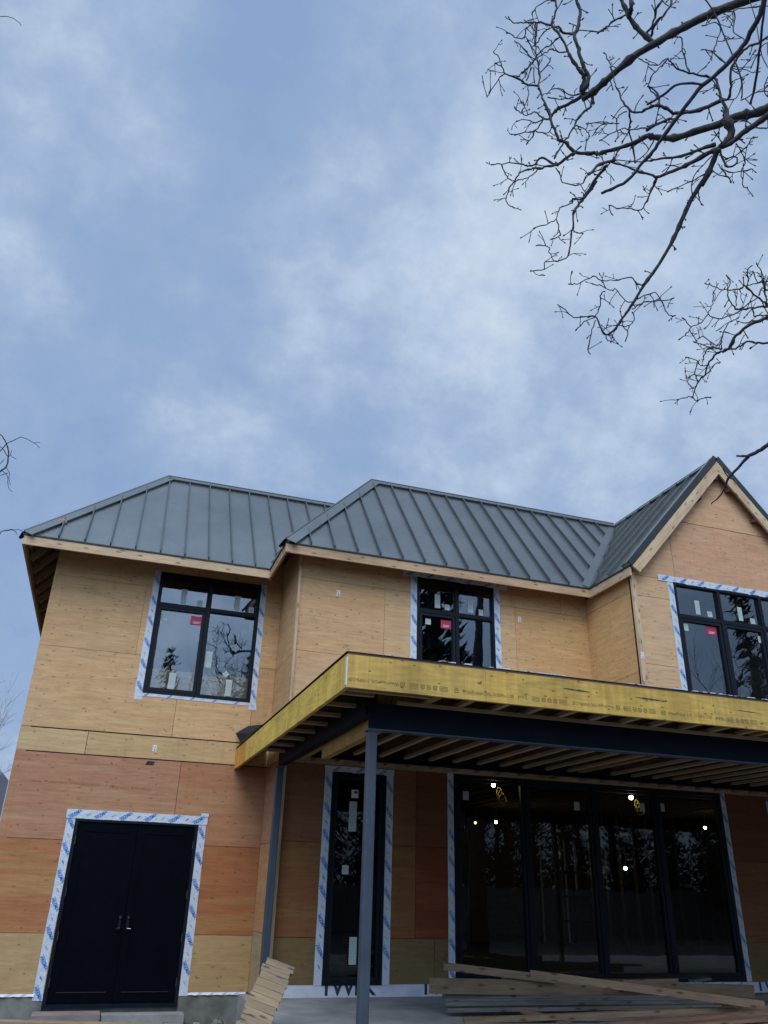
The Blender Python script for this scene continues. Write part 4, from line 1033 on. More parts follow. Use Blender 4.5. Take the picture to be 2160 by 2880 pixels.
pl(32, 192, 10.3, 860, 206, 10.28, .04, .165, 'lumber', 'wide brown board on edge, left end of the pile')
pl(640, 200, 10.42, 1590, 218, 10.5, .04, .15, 'lumber', 'wide board on edge behind the diagonal plank, reaching the right end of the pile')
pl(960, 184, 10.28, 1225, 178, 10.25, .04, .10, 'lumber', 'short board with a cut end on top of the pile')
pl(390, 160, 10.55, 980, 170, 10.6, .14, .04, 'lumber_red', 'board lying flat behind the wide board, half hidden')
pl(100, 240, 10.42, 1250, 245, 10.2, .14, .035, 'lumber_grey', 'grey weathered board directly under the wide board')
pl(96, 258, 10.36, 1260, 254, 10.15, .14, .03, 'lumber_grey', 'grey weathered board, second under the wide board')
pl(100, 275, 10.30, 1380, 268, 10.05, .14, .04, 'lumber_grey', 'grey weathered board above the dark gap in the pile')
pl(110, 308, 10.25, 1420, 290, 9.95, .14, .04, 'lumber_grey', 'lowest grey weathered board resting on the slab')
pl(195, 360, 9.75, 1659, 298, 9.2, .09, .055, 'lumber', 'pale plank in front of the pile running up to the right')
pl(820, 382, 9.5, 1680, 318, 8.9, .14, .035, 'lumber_red', 'reddish board in front of the pile at the lower right')
pl(1000, 392, 9.3, 1700, 345, 8.7, .25, .03, 'lumber_red', 'wide reddish board lying flat at the bottom right corner')
pl(480, 312, 10.0, 600, 345, 9.6, .09, .04, 'lumber_red', 'short reddish offcut poking out under the grey boards')
pl(600, 350, 9.8, 720, 385, 9.35, .10, .04, 'lumber_red', 'short reddish offcut under the pale front plank')
pl(1290, 170, 10.75, 1375, 158, 10.8, .10, .03, 'lumber_grey', 'small splintered offcut near the door sill')
pl(1000, 168, 10.9, 1345, 140, 11.3, .30, .02, 'membrane', 'flat black board leaning at the foot of the sliding door')
pl(1550, 370, 9.0, 1680, 355, 8.8, .16, .04, 'lumber', 'pale short board at the very bottom right corner')
pl(1500, 240, 10.9, 1680, 236, 10.8, .2, .03, 'lumber_grey', 'grey board lying flat past the right end of the pile')

# cleated ramp leaning by the left edge of the slab
cr = empty('cleated_ramp', (1.7, 9.2, GRD)); tag(cr, 'leaning stack of short pale boards nailed across a stringer beside the porch corner', 'wooden ramp')
T0 = aty(750, 2694, 9.62); B0 = aty(664, 2880, 9.10); dr = (B0 - T0); lng = dr.length; dr.normalize()
T1 = aty(826, 2723, 9.55); ac = (T1 - T0).normalized(); wdt = (T1 - T0).length; nn = ac.cross(dr).normalized()
if nn.y > 0: nn = -nn
nb = int(1.9 * lng / .088); rnd = random.Random(2)
for i in range(nb):
    c = T0 + dr * (.088 * (i + .5)) + ac * (wdt / 2 + rnd.uniform(-.012, .012)); sk = ac * 1.0 + dr * rnd.uniform(-.02, .02)
    mb = MB(); mb.beam(c - sk * (wdt / 2), c + sk * (wdt / 2), .084, .038, 'cleat', nn); mb.build('cleat', cr)
for f_ in (.12, .86):
    mb = MB(); a_ = T0 + ac * (wdt * f_) - nn * .17 + dr * .05; mb.beam(a_, a_ + dr * (nb * .088), .045, .29, 'cleat' if f_ < .5 else 'lumber', nn); mb.build('stringer', cr)

# plank along the bottom left, with mortar on it
a = Vector((-1.75, 11.3, .185)); b = Vector((1.35, 11.45, .045)); mb = MB(); mb.beam(a, b, .2, .045, 'cleat')
tag(mb.build('wooden_plank', origin=(a + b) / 2), 'pale dusty scaffold plank lying in front of the double door at the bottom left', 'plank')
mb = MB(); mb.box((-1.2, 11.25, GRD - .03), (-.5, 11.6, .10), 'stone'); mb.box((.5, 11.3, GRD - .03), (.9, 11.6, .035), 'found')
tag(mb.build('rubble_blocks'), 'broken concrete blocks propping up the pale plank at the bottom left', 'rubble')
rnd = random.Random(12)
for i, (x_, y_, s_) in enumerate(((2.05, 13.1, .10), (1.75, 13.0, .07), (.2, 12.9, .08), (-.9, 13.1, .09), (2.2, 12.5, .12), (.9, 12.4, .06), (1.3, 12.9, .09))):
    mb = MB(); mb.ball((0, 0, 0), 1, 'stone' if i % 2 else 'found', 7, 5)
    mb.v = [(x_ + v[0] * s_ * rnd.uniform(.7, 1.2), y_ + v[1] * s_, GRD - .04 + v[2] * s_ * rnd.uniform(.5, .8)) for v in mb.v]
    tag(mb.build('rock'), ['rock in the corner beside the foundation', 'brownish stone next to the corner rock', 'stone just left of the middle of the door steps', 'stone below the wall left of the double door', 'largest rock, near the slab edge behind the wooden ramp', 'small stone in front of the grey step', 'stone at the right end of the grey step'][i], 'rock', 'stones along the foundation')

# ------------------------------------------------------------------ bare trees with branches overhead
Z3 = (1700, 0, .2773); Z4 = (1700, 250, .2773); Z5 = (1370, 0, .211); Z6 = (1370, 250, .211); Z7 = (1850, 700, .2034); R3 = (1350, 500, .4882); R1 = (1400, 1250, .4581); ZL = (0, 1150, .1582)
def cvt(z, pts): return [(z[0] + a * z[2], z[1] + b * z[2]) for a, b in pts]
LIMBS = [  # (view, points, start px width, end px width, depth start, depth end)
 (Z3, [(2300, -330), (1900, -160), (1700, -80), (1420, 10), (1200, 90), (1000, 180), (760, 300), (500, 450), (300, 570), (100, 740), (0, 830), (-110, 930), (-230, 1010)], 30, 18, 6.2, 6.8),
 (Z6, [(1420, 60), (1300, 80), (1180, 150), (1050, 220), (950, 260), (880, 330), (830, 400)], 14, 7, 6.8, 6.9),
 (Z4, [(2300, -60), (1900, 80), (1700, 170), (1560, 240), (1400, 270), (1240, 320), (1130, 370), (900, 440), (700, 500), (500, 490), (430, 480), (300, 550), (150, 600), (0, 640), (-80, 664)], 34, 10, 5.8, 6.4),
 (Z6, [(1480, 850), (1350, 860), (1170, 850), (1060, 730), (960, 680), (900, 540), (850, 400), (830, 290), (740, 130), (690, 0)], 9.5, 5, 6.4, 6.6),
 (Z5, [(690, 1180), (690, 1150), (700, 1000), (680, 850), (650, 700), (650, 450), (650, 310)], 5, 2.5, 6.6, 6.7),
 (Z6, [(1170, 850), (1090, 900), (960, 1000), (870, 990), (740, 920), (690, 930), (650, 1000), (560, 1030), (480, 1010), (330, 990), (200, 1000), (70, 1010)], 8.5, 2, 6.4, 6.5),
 (Z6, [(960, 1000), (800, 1040), (680, 1060), (550, 1070), (450, 1110), (380, 1210), (310, 1290), (280, 1400), (250, 1480), (290, 1540), (350, 1580)], 6, 1.8, 6.4, 6.3),
 (Z6, [(680, 1060), (600, 1150), (500, 1200), (420, 1220), (350, 1230), (260, 1170), (200, 1030)], 3.5, 1.8, 6.4, 6.3),
 (Z4, [(1230, 330), (1240, 230), (1190, 110)], 15, 10, 5.9, 6.0),
 (Z3, [(1190, 1000), (1180, 990), (1150, 860), (1110, 790), (1000, 770), (860, 740), (740, 700), (680, 640), (640, 600), (540, 660), (450, 650), (360, 600)], 8, 2, 6.0, 6.2),
 (Z4, [(1190, 110), (1050, 180), (880, 230), (720, 250), (640, 210), (560, 165), (450, 190), (360, 240), (250, 210), (180, 110), (130, 0)], 11, 4, 6.0, 6.2),
 (Z3, [(130, 900), (100, 820), (60, 660), (0, 540)], 3, 1.5, 6.2, 6.3),
 (Z3, [(1200, 1010), (1250, 1000), (1280, 880), (1290, 700), (1350, 590), (1440, 480), (1560, 440), (1700, 350)], 7, 5, 6.0, 5.6),
 (Z3, [(1430, 440), (1410, 400), (1310, 320), (1320, 180), (1300, 70)], 3.5, 1.8, 5.9, 6.0),
 (Z4, [(2300, -140), (1900, 90), (1700, 240), (1560, 340), (1400, 450), (1280, 550), (1130, 610), (1000, 680), (860, 760), (700, 830), (530, 895), (480, 870), (330, 830), (200, 780), (50, 740)], 24, 4, 5.7, 6.2),
 (Z4, [(1230, 300), (1290, 430), (1250, 520), (1170, 590)], 26, 18, 5.9, 5.9),
 (Z4, [(1130, 560), (1000, 600), (880, 650), (740, 690), (560, 710), (450, 730), (350, 740), (100, 720)], 13, 2.5, 5.9, 6.2),
 (Z4, [(1150, 600), (1110, 720), (1040, 880), (985, 985)], 19, 15, 5.9, 6.0),
 (R3, [(1325, -40), (1290, 10), (1220, 120), (1160, 250), (1100, 380), (1010, 530), (950, 610), (870, 740), (820, 810), (780, 870), (725, 905), (690, 850), (665, 800), (600, 800), (540, 805), (490, 760), (445, 730)], 15, 1.8, 6.0, 6.3),
 (R3, [(950, 610), (910, 615), (870, 570), (800, 590), (700, 590), (650, 570), (560, 610), (517, 612)], 4, 1.8, 6.1, 6.2),
 (R3, [(890, 720), (840, 705), (780, 640), (760, 650), (690, 620), (650, 612)], 3.4, 1.5, 6.1, 6.2),
 (R3, [(910, 700), (940, 680), (1015, 665), (1045, 710), (1080, 780), (1120, 795)], 3.4, 1.5, 6.1, 6.0),
 (R3, [(880, 760), (900, 740), (960, 715), (1050, 705), (1110, 695)], 3, 1.5, 6.1, 6.0),
 (R3, [(665, 800), (690, 740), (695, 680), (715, 655)], 2.5, 1.5, 6.2, 6.2), (R3, [(665, 820), (640, 900), (620, 990), (635, 1015)], 2.5, 1.5, 6.2, 6.2),
 (R3, [(820, 810), (820, 850), (860, 850), (885, 820), (880, 780)], 3, 1.8, 6.2, 6.2), (R3, [(665, 800), (600, 830), (555, 875)], 2.2, 1.5, 6.2, 6.2),
 (R3, [(820, 850), (850, 890), (840, 935)], 2.2, 1.4, 6.2, 6.2), (R3, [(725, 905), (735, 935), (765, 940), (765, 910), (745, 905)], 2.2, 1.4, 6.2, 6.2),
 (Z4, [(100, 720), (-40, 760), (-150, 860)], 8, 7, 6.2, 6.2),
 (Z6, [(1590, 1020), (1560, 1060), (1450, 1200), (1320, 1400), (1200, 1570), (1150, 1659)], 8, 6, 6.2, 6.2),
 (R3, [(670, 20), (600, 120), (545, 185), (535, 290), (520, 370), (510, 450), (440, 480), (400, 430), (395, 400), (330, 390)], 6, 1.8, 6.2, 6.3),
 (R3, [(600, 120), (540, 125), (525, 150), (460, 175), (440, 240), (380, 270), (315, 290)], 4.5, 1.6, 6.2, 6.3),
 (R3, [(440, 240), (460, 310), (455, 340), (410, 355)], 3, 1.6, 6.2, 6.3), (R3, [(440, 480), (375, 485), (365, 530), (295, 537)], 2.6, 1.5, 6.2, 6.3), (R3, [(535, 300), (550, 312), (593, 321)], 2.2, 1.5, 6.2, 6.3),
 (Z4, [(530, 895), (500, 960), (460, 1060)], 5, 4, 6.2, 6.2), (R3, [(1022, 0), (960, 130), (920, 190), (850, 175), (790, 175), (745, 160), (760, 210)], 4.5, 1.6, 6.2, 6.2),
 (Z3, [(490, 430), (400, 350), (320, 270), (250, 170), (220, 100), (170, 0), (130, -80)], 17, 10, 6.6, 6.7), (Z3, [(250, 150), (270, 70), (260, -80)], 9, 8, 6.6, 6.6),
 (Z3, [(220, 150), (100, 210), (20, 280), (-60, 330)], 5, 4, 6.6, 6.7), (Z5, [(1600, 350), (1550, 410), (1470, 420), (1310, 405), (1200, 405)], 4.5, 1.8, 6.7, 6.7),
 (Z3, [(430, 330), (500, 220), (540, 60), (620, -30)], 6, 5, 6.6, 6.6), (Z3, [(470, 370), (530, 220), (640, 110), (690, -40)], 7, 5, 6.6, 6.6),
 (Z5, [(1250, 1230), (1270, 1120), (1290, 1030), (1230, 930), (1150, 820), (1090, 700), (1000, 530), (860, 350), (700, 300), (620, 300), (480, 300), (360, 310), (290, 235)], 11, 2.2, 6.8, 6.9),
 (Z5, [(1280, 1210), (1350, 1030), (1260, 830), (1220, 650), (1170, 480), (1220, 330), (1240, 150), (1200, 30), (1150, -60)], 11, 8, 6.8, 6.9),
 (Z5, [(1160, 450), (1010, 440), (970, 370), (860, 340), (900, 200), (920, 100), (910, -40)], 6, 4.5, 6.9, 6.9), (Z5, [(910, 5), (800, 0), (660, 100), (600, 180)], 3.5, 1.5, 6.9, 6.9),
 (Z5, [(690, 1150), (540, 1130), (450, 1070), (240, 985), (200, 880), (150, 760), (90, 700)], 5.5, 2, 6.7, 6.8), (Z5, [(240, 985), (150, 1060), (50, 1210), (0, 1290)], 3, 1.4, 6.8, 6.8), (Z5, [(200, 890), (110, 845)], 2.2, 1.6, 6.8, 6.8),
 (Z5, [(540, 1140), (550, 1250), (500, 1410), (470, 1470)], 2.6, 1.6, 6.7, 6.7), (Z5, [(970, 490), (850, 590), (740, 660), (650, 750), (600, 850), (500, 940), (400, 1020)], 4, 1.8, 6.9, 6.9),
 (Z5, [(1080, 690), (960, 690), (870, 660), (800, 690), (650, 780), (560, 880), (480, 970)], 4, 1.8, 6.9, 6.9), (Z5, [(620, 300), (520, 380), (510, 460), (460, 520), (370, 490), (270, 440)], 3, 1.8, 6.9, 6.9),
 (Z5, [(600, 770), (560, 740), (430, 590), (370, 550)], 2.8, 1.8, 6.9, 6.9), (Z5, [(850, 770), (800, 880), (700, 970)], 3, 1.8, 6.9, 6.8), (Z5, [(880, 350), (800, 400), (740, 450), (660, 580), (600, 630)], 3.5, 1.6, 6.9, 6.9),
 (Z5, [(640, 320), (640, 420), (610, 380)], 2, 1.4, 6.9, 6.9), (Z5, [(650, 720), (580, 600), (540, 530)], 2.4, 1.5, 6.9, 6.9), (Z5, [(620, 900), (630, 1090)], 2.4, 1.5, 6.9, 6.9), (Z5, [(600, 900), (530, 1060)], 2.4, 1.5, 6.9, 6.9),
 (Z5, [(1330, 1230), (1100, 1270), (990, 1180), (860, 1190), (800, 1250)], 4, 1.6, 6.8, 6.8), (Z5, [(1150, 1300), (1000, 1320), (820, 1300)], 4, 1.6, 6.8, 6.8),
 (Z6, [(1390, 60), (1400, 160), (1380, 230), (1300, 300), (1190, 420), (1150, 520), (1050, 680), (950, 820), (900, 920)], 7, 4, 6.8, 6.5), (Z6, [(830, 400), (750, 400), (640, 310), (550, 350), (440, 320), (370, 250)], 5, 1.8, 6.6, 6.7),
 (Z6, [(750, 400), (640, 460), (540, 410), (400, 430)], 4, 1.8, 6.6, 6.7), (Z6, [(740, 420), (650, 550), (500, 580), (330, 605)], 4, 1.8, 6.6, 6.7), (Z6, [(650, 550), (600, 640), (530, 730)], 3, 1.6, 6.6, 6.7), (Z6, [(660, 570), (820, 590), (860, 480)], 2.6, 1.6, 6.6, 6.7),
 (Z6, [(910, 1050), (970, 1140), (1005, 1250), (1240, 1275), (1350, 1130), (1500, 1080)], 3, 3, 6.4, 6.3), (Z6, [(1240, 1275), (1320, 1400)], 2.2, 2.2, 6.3, 6.2), (Z6, [(1659, 460), (1500, 440), (1330, 465)], 2.4, 1.8, 6.5, 6.6), (Z6, [(1310, 820), (1320, 700), (1360, 640), (1340, 570), (1200, 490)], 3.5, 1.6, 6.5, 6.5), (Z6, [(1400, 630), (1520, 480), (1659, 460)], 2.4, 2.4, 6.5, 6.5),
 (Z4, [(430, 400), (300, 410), (180, 405), (80, 450), (-40, 520)], 4, 2, 6.3, 6.3), (Z4, [(430, 420), (620, 310), (700, 310)], 8, 6, 6.2, 6.2), (Z4, [(250, 210), (260, 340), (250, 430), (290, 600), (310, 740)], 4, 4, 6.2, 6.3), (Z4, [(150, 350), (0, 350)], 3, 2, 6.3, 6.3), (Z4, [(230, 230), (150, 270), (120, 340), (140, 480), (110, 530)], 3, 1.6, 6.3, 6.3),
 (Z4, [(150, 620), (60, 740), (0, 820)], 4, 3, 6.3, 6.3), (Z4, [(500, 520), (420, 650), (320, 740)], 3.5, 2.5, 6.2, 6.2), (Z4, [(560, 165), (550, 60), (450, -20)], 6, 4, 6.1, 6.1), (Z3, [(550, 1010), (520, 960), (450, 880), (480, 780), (560, 680), (640, 600)], 4, 2.4, 6.1, 6.2), (Z3, [(860, 740), (820, 620), (790, 480), (780, 380), (720, 375)], 4, 3, 6.2, 6.4),
 (Z4, [(1340, 560), (1420, 730), (1390, 850), (1410, 990), (1450, 1000)], 3, 1.5, 5.9, 5.9), (Z4, [(1340, 590), (1430, 600), (1490, 500), (1550, 490)], 2.6, 1.5, 5.9, 5.9), (Z4, [(1170, 620), (1240, 780), (1330, 760), (1330, 690), (1240, 710)], 6, 3.5, 5.9, 5.9), (Z4, [(1180, 800), (1300, 850), (1480, 815)], 3, 1.5, 5.9, 5.9), (Z4, [(1090, 680), (900, 890), (890, 1060)], 3, 2, 6, 6), (Z4, [(1040, 850), (900, 930), (650, 1040)], 3.5, 1.6, 6, 6), (Z4, [(1150, 760), (1220, 850), (1280, 940)], 2.6, 1.4, 6, 6),
 (Z3, [(1240, 650), (1120, 540), (1130, 450), (1170, 320), (1140, 230), (1000, 260)], 4.5, 1.8, 5.9, 6.0), (Z3, [(1130, 520), (990, 505)], 2.4, 1.8, 6, 6), (Z3, [(1290, 690), (1390, 700), (1530, 515)], 2.6, 1.8, 5.9, 5.9), (Z3, [(1659, 930), (1530, 940), (1400, 1010)], 3, 2.5, 5.7, 5.9), (Z3, [(1700, 60), (1480, 70), (1260, 120)], 3, 1.8, 5.8, 5.9), (Z3, [(1659, 560), (1630, 430), (1490, 680)], 2.6, 1.8, 5.8, 5.8), (Z3, [(1700, 700), (1640, 820), (1620, 930), (1659, 980)], 3, 2.2, 5.8, 5.8), (Z3, [(1210, 1000), (1340, 990), (1390, 830)], 3, 2, 6, 6), (Z4, [(1659, 390), (1540, 400), (1420, 320), (1290, 330)], 4, 3, 5.8, 5.9),
 (Z7, [(2300, 620), (1600, 880), (1500, 950), (1300, 1040), (1080, 1200), (1000, 1350), (920, 1410), (820, 1450), (690, 1600), (660, 1740), (590, 1800), (520, 1930), (480, 2050)], 11, 2.2, 6.6, 7.2),
 (Z7, [(480, 2040), (400, 2050), (270, 2085)], 2, 1.4, 7.2, 7.2), (Z7, [(480, 2050), (530, 2090), (650, 2060), (720, 2055)], 2, 1.4, 7.2, 7.2), (Z7, [(970, 1380), (1110, 1370), (1240, 1280), (1400, 1300), (1650, 1300)], 4, 6, 7, 6.8),
 (Z7, [(1700, 740), (1600, 800), (1440, 800), (1320, 820), (1150, 830), (1080, 830), (980, 700), (970, 570), (1000, 470), (950, 370)], 7, 1.8, 6.8, 7.1), (Z7, [(1150, 840), (1000, 930), (800, 960), (700, 900), (760, 760), (770, 600)], 4, 2, 7, 7.1), (Z7, [(700, 900), (600, 1010), (470, 1080), (400, 1170), (300, 1250)], 3, 1.5, 7.1, 7.1), (Z7, [(470, 1080), (350, 960)], 2.2, 2, 7.1, 7.1),
 (Z7, [(970, 560), (860, 560), (790, 520), (660, 480)], 2.5, 1.6, 7.1, 7.1), (Z7, [(970, 570), (1130, 560), (1210, 520), (1370, 660), (1500, 760)], 3, 5, 7.1, 6.9), (Z7, [(890, 1390), (880, 1320), (900, 1180), (980, 1020), (1100, 960)], 3, 2, 7, 7.1), (Z7, [(860, 1330), (780, 1320), (650, 1220), (560, 1240)], 3, 1.6, 7, 7.1), (Z7, [(880, 1390), (780, 1360), (680, 1350), (510, 1290)], 4, 1.6, 7, 7.1), (Z7, [(770, 1350), (690, 1390), (630, 1490)], 7, 1.6, 7, 7.1),
 (Z7, [(1400, 1000), (1300, 1000), (1240, 1030), (1100, 1000)], 4, 1.8, 6.9, 7.0), (Z7, [(1320, 820), (1330, 920), (1450, 920), (1600, 920)], 4, 3, 6.9, 6.8), (Z7, [(1500, 760), (1480, 560), (1450, 350), (1370, 210)], 4, 1.8, 6.9, 7), (Z7, [(1480, 640), (1500, 440), (1650, 300)], 3.5, 3, 6.9, 6.8), (Z7, [(1230, 530), (1250, 400), (1240, 290), (1290, 240)], 2.6, 1.5, 7, 7), (Z7, [(1210, 520), (1370, 480), (1550, 440)], 3, 3, 7, 7), (Z7, [(1380, 480), (1320, 320)], 2.2, 1.6, 7, 7), (Z7, [(1400, 640), (1450, 540), (1550, 600)], 4, 3, 6.9, 6.9), (Z7, [(1380, 680), (1150, 820)], 3, 2, 6.9, 7),
 (Z7, [(690, 1610), (590, 1610), (540, 1540), (400, 1500)], 2.6, 1.5, 7.1, 7.1), (Z7, [(620, 1760), (510, 1730), (540, 1600)], 2.4, 1.5, 7.1, 7.1), (Z7, [(650, 1740), (690, 1720), (780, 1600), (860, 1570)], 2.4, 1.5, 7.1, 7.1), (Z7, [(500, 1930), (420, 1860), (390, 1750)], 2.2, 1.5, 7.1, 7.1), (Z7, [(510, 1730), (440, 1770)], 1.8, 1.4, 7.1, 7.1), (Z7, [(510, 1740), (550, 1820)], 1.8, 1.4, 7.1, 7.1), (Z7, [(980, 700), (930, 790)], 2, 1.4, 7.1, 7.1), (Z7, [(1080, 790), (1080, 680), (1060, 600)], 2, 1.4, 7, 7),
]
NEAR = [  # closer twigs, slightly out of focus in the photo
 (Z3, [(2100, -700), (1760, -260), (1640, -60), (1580, 150), (1500, 290), (1430, 430), (1280, 610), (1130, 760), (990, 870), (840, 1060), (740, 1190), (600, 1380), (490, 1540), (400, 1640), (230, 1830), (60, 1920), (-30, 1960)], 17, 8, 3.4, 3.9),
 (Z3, [(990, 860), (760, 850), (590, 965), (430, 1060)], 7.5, 7, 3.6, 3.7),
 (Z3, [(1480, 1060), (1530, 830), (1580, 450), (1620, 100), (1680, -200)], 7, 7, 4.2, 4.0),
 (Z3, [(1020, -5), (1130, 160), (1270, 500), (1390, 800), (1390, 1000)], 4, 4.5, 4.6, 4.6), (Z3, [(1420, -100), (1520, 150), (1600, 560), (1680, 720)], 2.4, 2.4, 4.6, 4.6),
 (R1, [(1900, -140), (1750, -60), (1659, 0), (1600, 40), (1530, 80), (1490, 130), (1420, 200), (1400, 250), (1360, 320), (1310, 365)], 17, 3, 3.6, 3.9), (R1, [(1535, 72), (1468, 70)], 8, 6, 3.7, 3.7),
 (R1, [(1450, 212), (1420, 205), (1380, 150)], 4, 3, 3.8, 3.8),
]
def smooth_pl(P, W, sub=3):
    n = len(P); oP = []; oW = []
    for i in range(n - 1):
        p0 = P[max(i - 1, 0)]; p1 = P[i]; p2 = P[i + 1]; p3 = P[min(i + 2, n - 1)]
        for j in range(sub):
            t = j / sub; t2 = t * t; t3 = t2 * t
            oP.append(.5 * ((2 * p1) + (p2 - p0) * t + (2 * p0 - 5 * p1 + 4 * p2 - p3) * t2 + (3 * p1 - p0 - 3 * p2 + p3) * t3)); oW.append(W[i] + (W[i + 1] - W[i]) * t)
    oP.append(P[-1]); oW.append(W[-1]); return oP, oW
def twigs(mb, P, W, rnd, dens, k, lmin=.035, lmax=.14, wmin=.9):
    acc = 0
    for i in range(1, len(P)):
        seg = (P[i] - P[i - 1]); acc += seg.length
        if seg.length < 1e-6: continue
        while acc > dens:
            acc -= dens * rnd.uniform(.6, 1.5)
            d0 = seg.normalized(); dd = (d0 * rnd.uniform(0, .7) + (RT * rnd.uniform(-1, 1) + UP * rnd.uniform(-1, 1) + FW * rnd.uniform(-.4, .4)).normalized()).normalized()
            ln = rnd.uniform(lmin, lmax); p = P[i].copy(); pts = [p.copy()]; r0 = max(.0036, min(W[i] * .55, .0050))
            for s_ in range(3): dd = (dd + Vector((rnd.uniform(-.35, .35), rnd.uniform(-.35, .35), rnd.uniform(-.35, .35)))).normalized(); p = p + dd * ln / 3; pts.append(p.copy())
            mb.tube(pts, [r0 * 1.15, r0 * .9, r0 * .8, r0 * .8], k, 4)
            mb.tube([pts[-1] - dd * .004, pts[-1] + dd * .006, pts[-1] + dd * .016], [r0 * .9, r0 * 1.5, r0 * .5], k, 5)
            if rnd.random() < .75:
                d2 = (dd + (RT * rnd.uniform(-1, 1) + UP * rnd.uniform(-1, 1))).normalized(); q = pts[1 + rnd.randrange(2)]; e2 = q + d2 * ln * rnd.uniform(.35, .7)
                mb.tube([q, (q + e2) / 2 + Vector((0, 0, rnd.uniform(-.006, .006))), e2], [r0 * .9, r0 * .75, r0 * 1.05], k, 4)
def branch_obj(spec, parent, k, rnd, dens):
    z, pts, w0, w1_, d0, d1 = spec; px = cvt(z, pts); n = len(px); P = []; W = []
    ph = rnd.uniform(0, 6)
    for i, (u, v) in enumerate(px):
        t = i / (n - 1); d = d0 + (d1 - d0) * t + .06 * math.sin(ph + t * 5) * min(1, (w0 < 14)); P.append(atdepth(u, v, d)); W.append(max(3.0 if k == 'bark' else 1.5, (w0 + (w1_ - w0) * t ** .8) * (1.12 if w0 < 12 and k == 'bark' else .90 if k == 'bark' else 1.0)) / 2 / FPX * d)
    P, W = smooth_pl(P, W, 4)
    jit = .006 if (w0 < 12 and k == 'bark') else .002
    P = [p if i in (0, len(P) - 1) else p + (RT * rnd.uniform(-1, 1) + UP * rnd.uniform(-1, 1)) * jit for i, p in enumerate(P)]
    W = [w_ * (rnd.uniform(.88, 1.12) if rnd.random() > .12 or k != 'bark' else rnd.uniform(1.25, 1.55)) for w_ in W]
    if w0 < 12 and k == 'bark': e_ = (P[-1] - P[-2]).normalized(); P += [P[-1] + e_ * .006, P[-1] + e_ * .016]; W[-1] *= 1.3; W += [W[-1] * 1.1, W[-1] * .5]
    mb = MB(); mb.tube(P, W, k, 8 if w0 > 8 else 5)
    if dens: twigs(mb, P, W, rnd, dens, k)
    return mb.build('branch', parent, smooth=True)
rnd = random.Random(21)
TB = Vector((9.6, 3.4, GRD)); tr = empty('bare_tree', TB); tag(tr, 'leafless tree with dark knobbly branches reaching in over the upper right', 'tree')
hubA = atdepth(*cvt(Z4, [(2300, -60)])[0], 5.8)
for sp in LIMBS: branch_obj(sp, tr, 'bark', rnd, .10 if sp[2] < 12 else .14)
for sp in NEAR: branch_obj(sp, tr, 'barkp', rnd, 0)
mb = MB(); tpts = [TB + Vector((0, 0, -.1)), TB + Vector((.05, 0, 1.5)), TB + Vector((.0, .1, 3.5)), TB + Vector((.1, 0, 6)), TB + Vector((.3, 0, 9)), TB + Vector((.5, .1, 12))]
mb.tube(tpts, [.33, .25, .22, .18, .13, .06], 'bark', 12); mb.build('trunk', tr, smooth=True)
# limbs joining the off-frame ends of the overhead branches to the trunk
for z, p_, d, w_, hz in ((Z4, (2300, -60), 5.8, 34, 5.2), (Z4, (2300, -140), 5.7, 24, 6.2), (Z3, (2300, -330), 6.2, 30, 7.0), (Z7, (2300, 620), 6.6, 11, 3.2), (Z3, (2100, -700), 3.4, 17, 5.8), (R1, (1900, -140), 3.6, 17, 2.8)):
    a = atdepth(*cvt(z, [p_])[0], d); b = TB + Vector((.0, 0, hz)); r0 = w_ / 2 / FPX * d
    mb = MB(); mid = a + (b - a) * .5 + RT * .35 - Vector((0, 0, .15)); mb.tube([a, mid, b], [r0, r0 * 1.25, r0 * 1.7], 'bark', 8); mb.build('branch', tr, smooth=True)

# left tree: only fine twigs reach into the frame
TL = Vector((-3.6, 6.2, GRD)); tl = empty('bare_tree', TL); tag(tl, 'leafless tree beyond the left edge, only fine violet twigs curling into view', 'tree')
LEFT = [(ZL, [(-900, 1500), (-300, 1000), (0, 750), (120, 620), (330, 520), (400, 510), (600, 600), (705, 695)], 4, 1.3, 5.4, 5.6), (ZL, [(-300, 300), (0, 455), (60, 520), (140, 680), (150, 850), (110, 1030), (0, 1110), (-300, 1300)], 2.2, 5, 5.5, 5.5),
        (ZL, [(-60, 660), (40, 700), (150, 850), (210, 740)], 2.4, 2, 5.5, 5.5), (ZL, [(190, 790), (200, 840), (290, 890)], 1.6, 1.2, 5.5, 5.5), (ZL, [(40, 1090), (130, 1190), (140, 1300), (160, 1420), (225, 1475)], 2.2, 1.2, 5.5, 5.5),
        (ZL, [(110, 1040), (160, 1130), (160, 1270), (190, 1350)], 2, 1.2, 5.5, 5.5), (ZL, [(-100, 1220), (0, 1190), (140, 1140)], 2.5, 2, 5.5, 5.5), (ZL, [(-100, 1030), (0, 970), (80, 895)], 2.5, 1.8, 5.5, 5.5), (ZL, [(600, 605), (660, 595), (715, 600)], 1.5, 1.2, 5.6, 5.6),
        (ZL, [(-200, 2400), (0, 2212), (40, 2170), (150, 2150), (260, 2148), (350, 2150), (410, 2200), (430, 2300)], 3.4, 1.2, 5.4, 5.6), (ZL, [(40, 2175), (240, 2160), (300, 2230)], 2, 1.2, 5.5, 5.5),
        ((0, 0, 1), [(-80, 40), (0, 46), (28, 48), (50, 60), (60, 72)], 2.4, 1.4, 5.5, 5.5)]
for sp in LEFT: branch_obj(sp, tl, 'barkp', rnd, 0)
mb = MB(); mb.tube([TL, TL + Vector((0, 0, 3)), TL + Vector((-.2, 0, 7)), TL + Vector((-.3, 0, 10))], [.2, .15, .1, .04], 'barkp', 9); mb.build('trunk', tl, smooth=True)
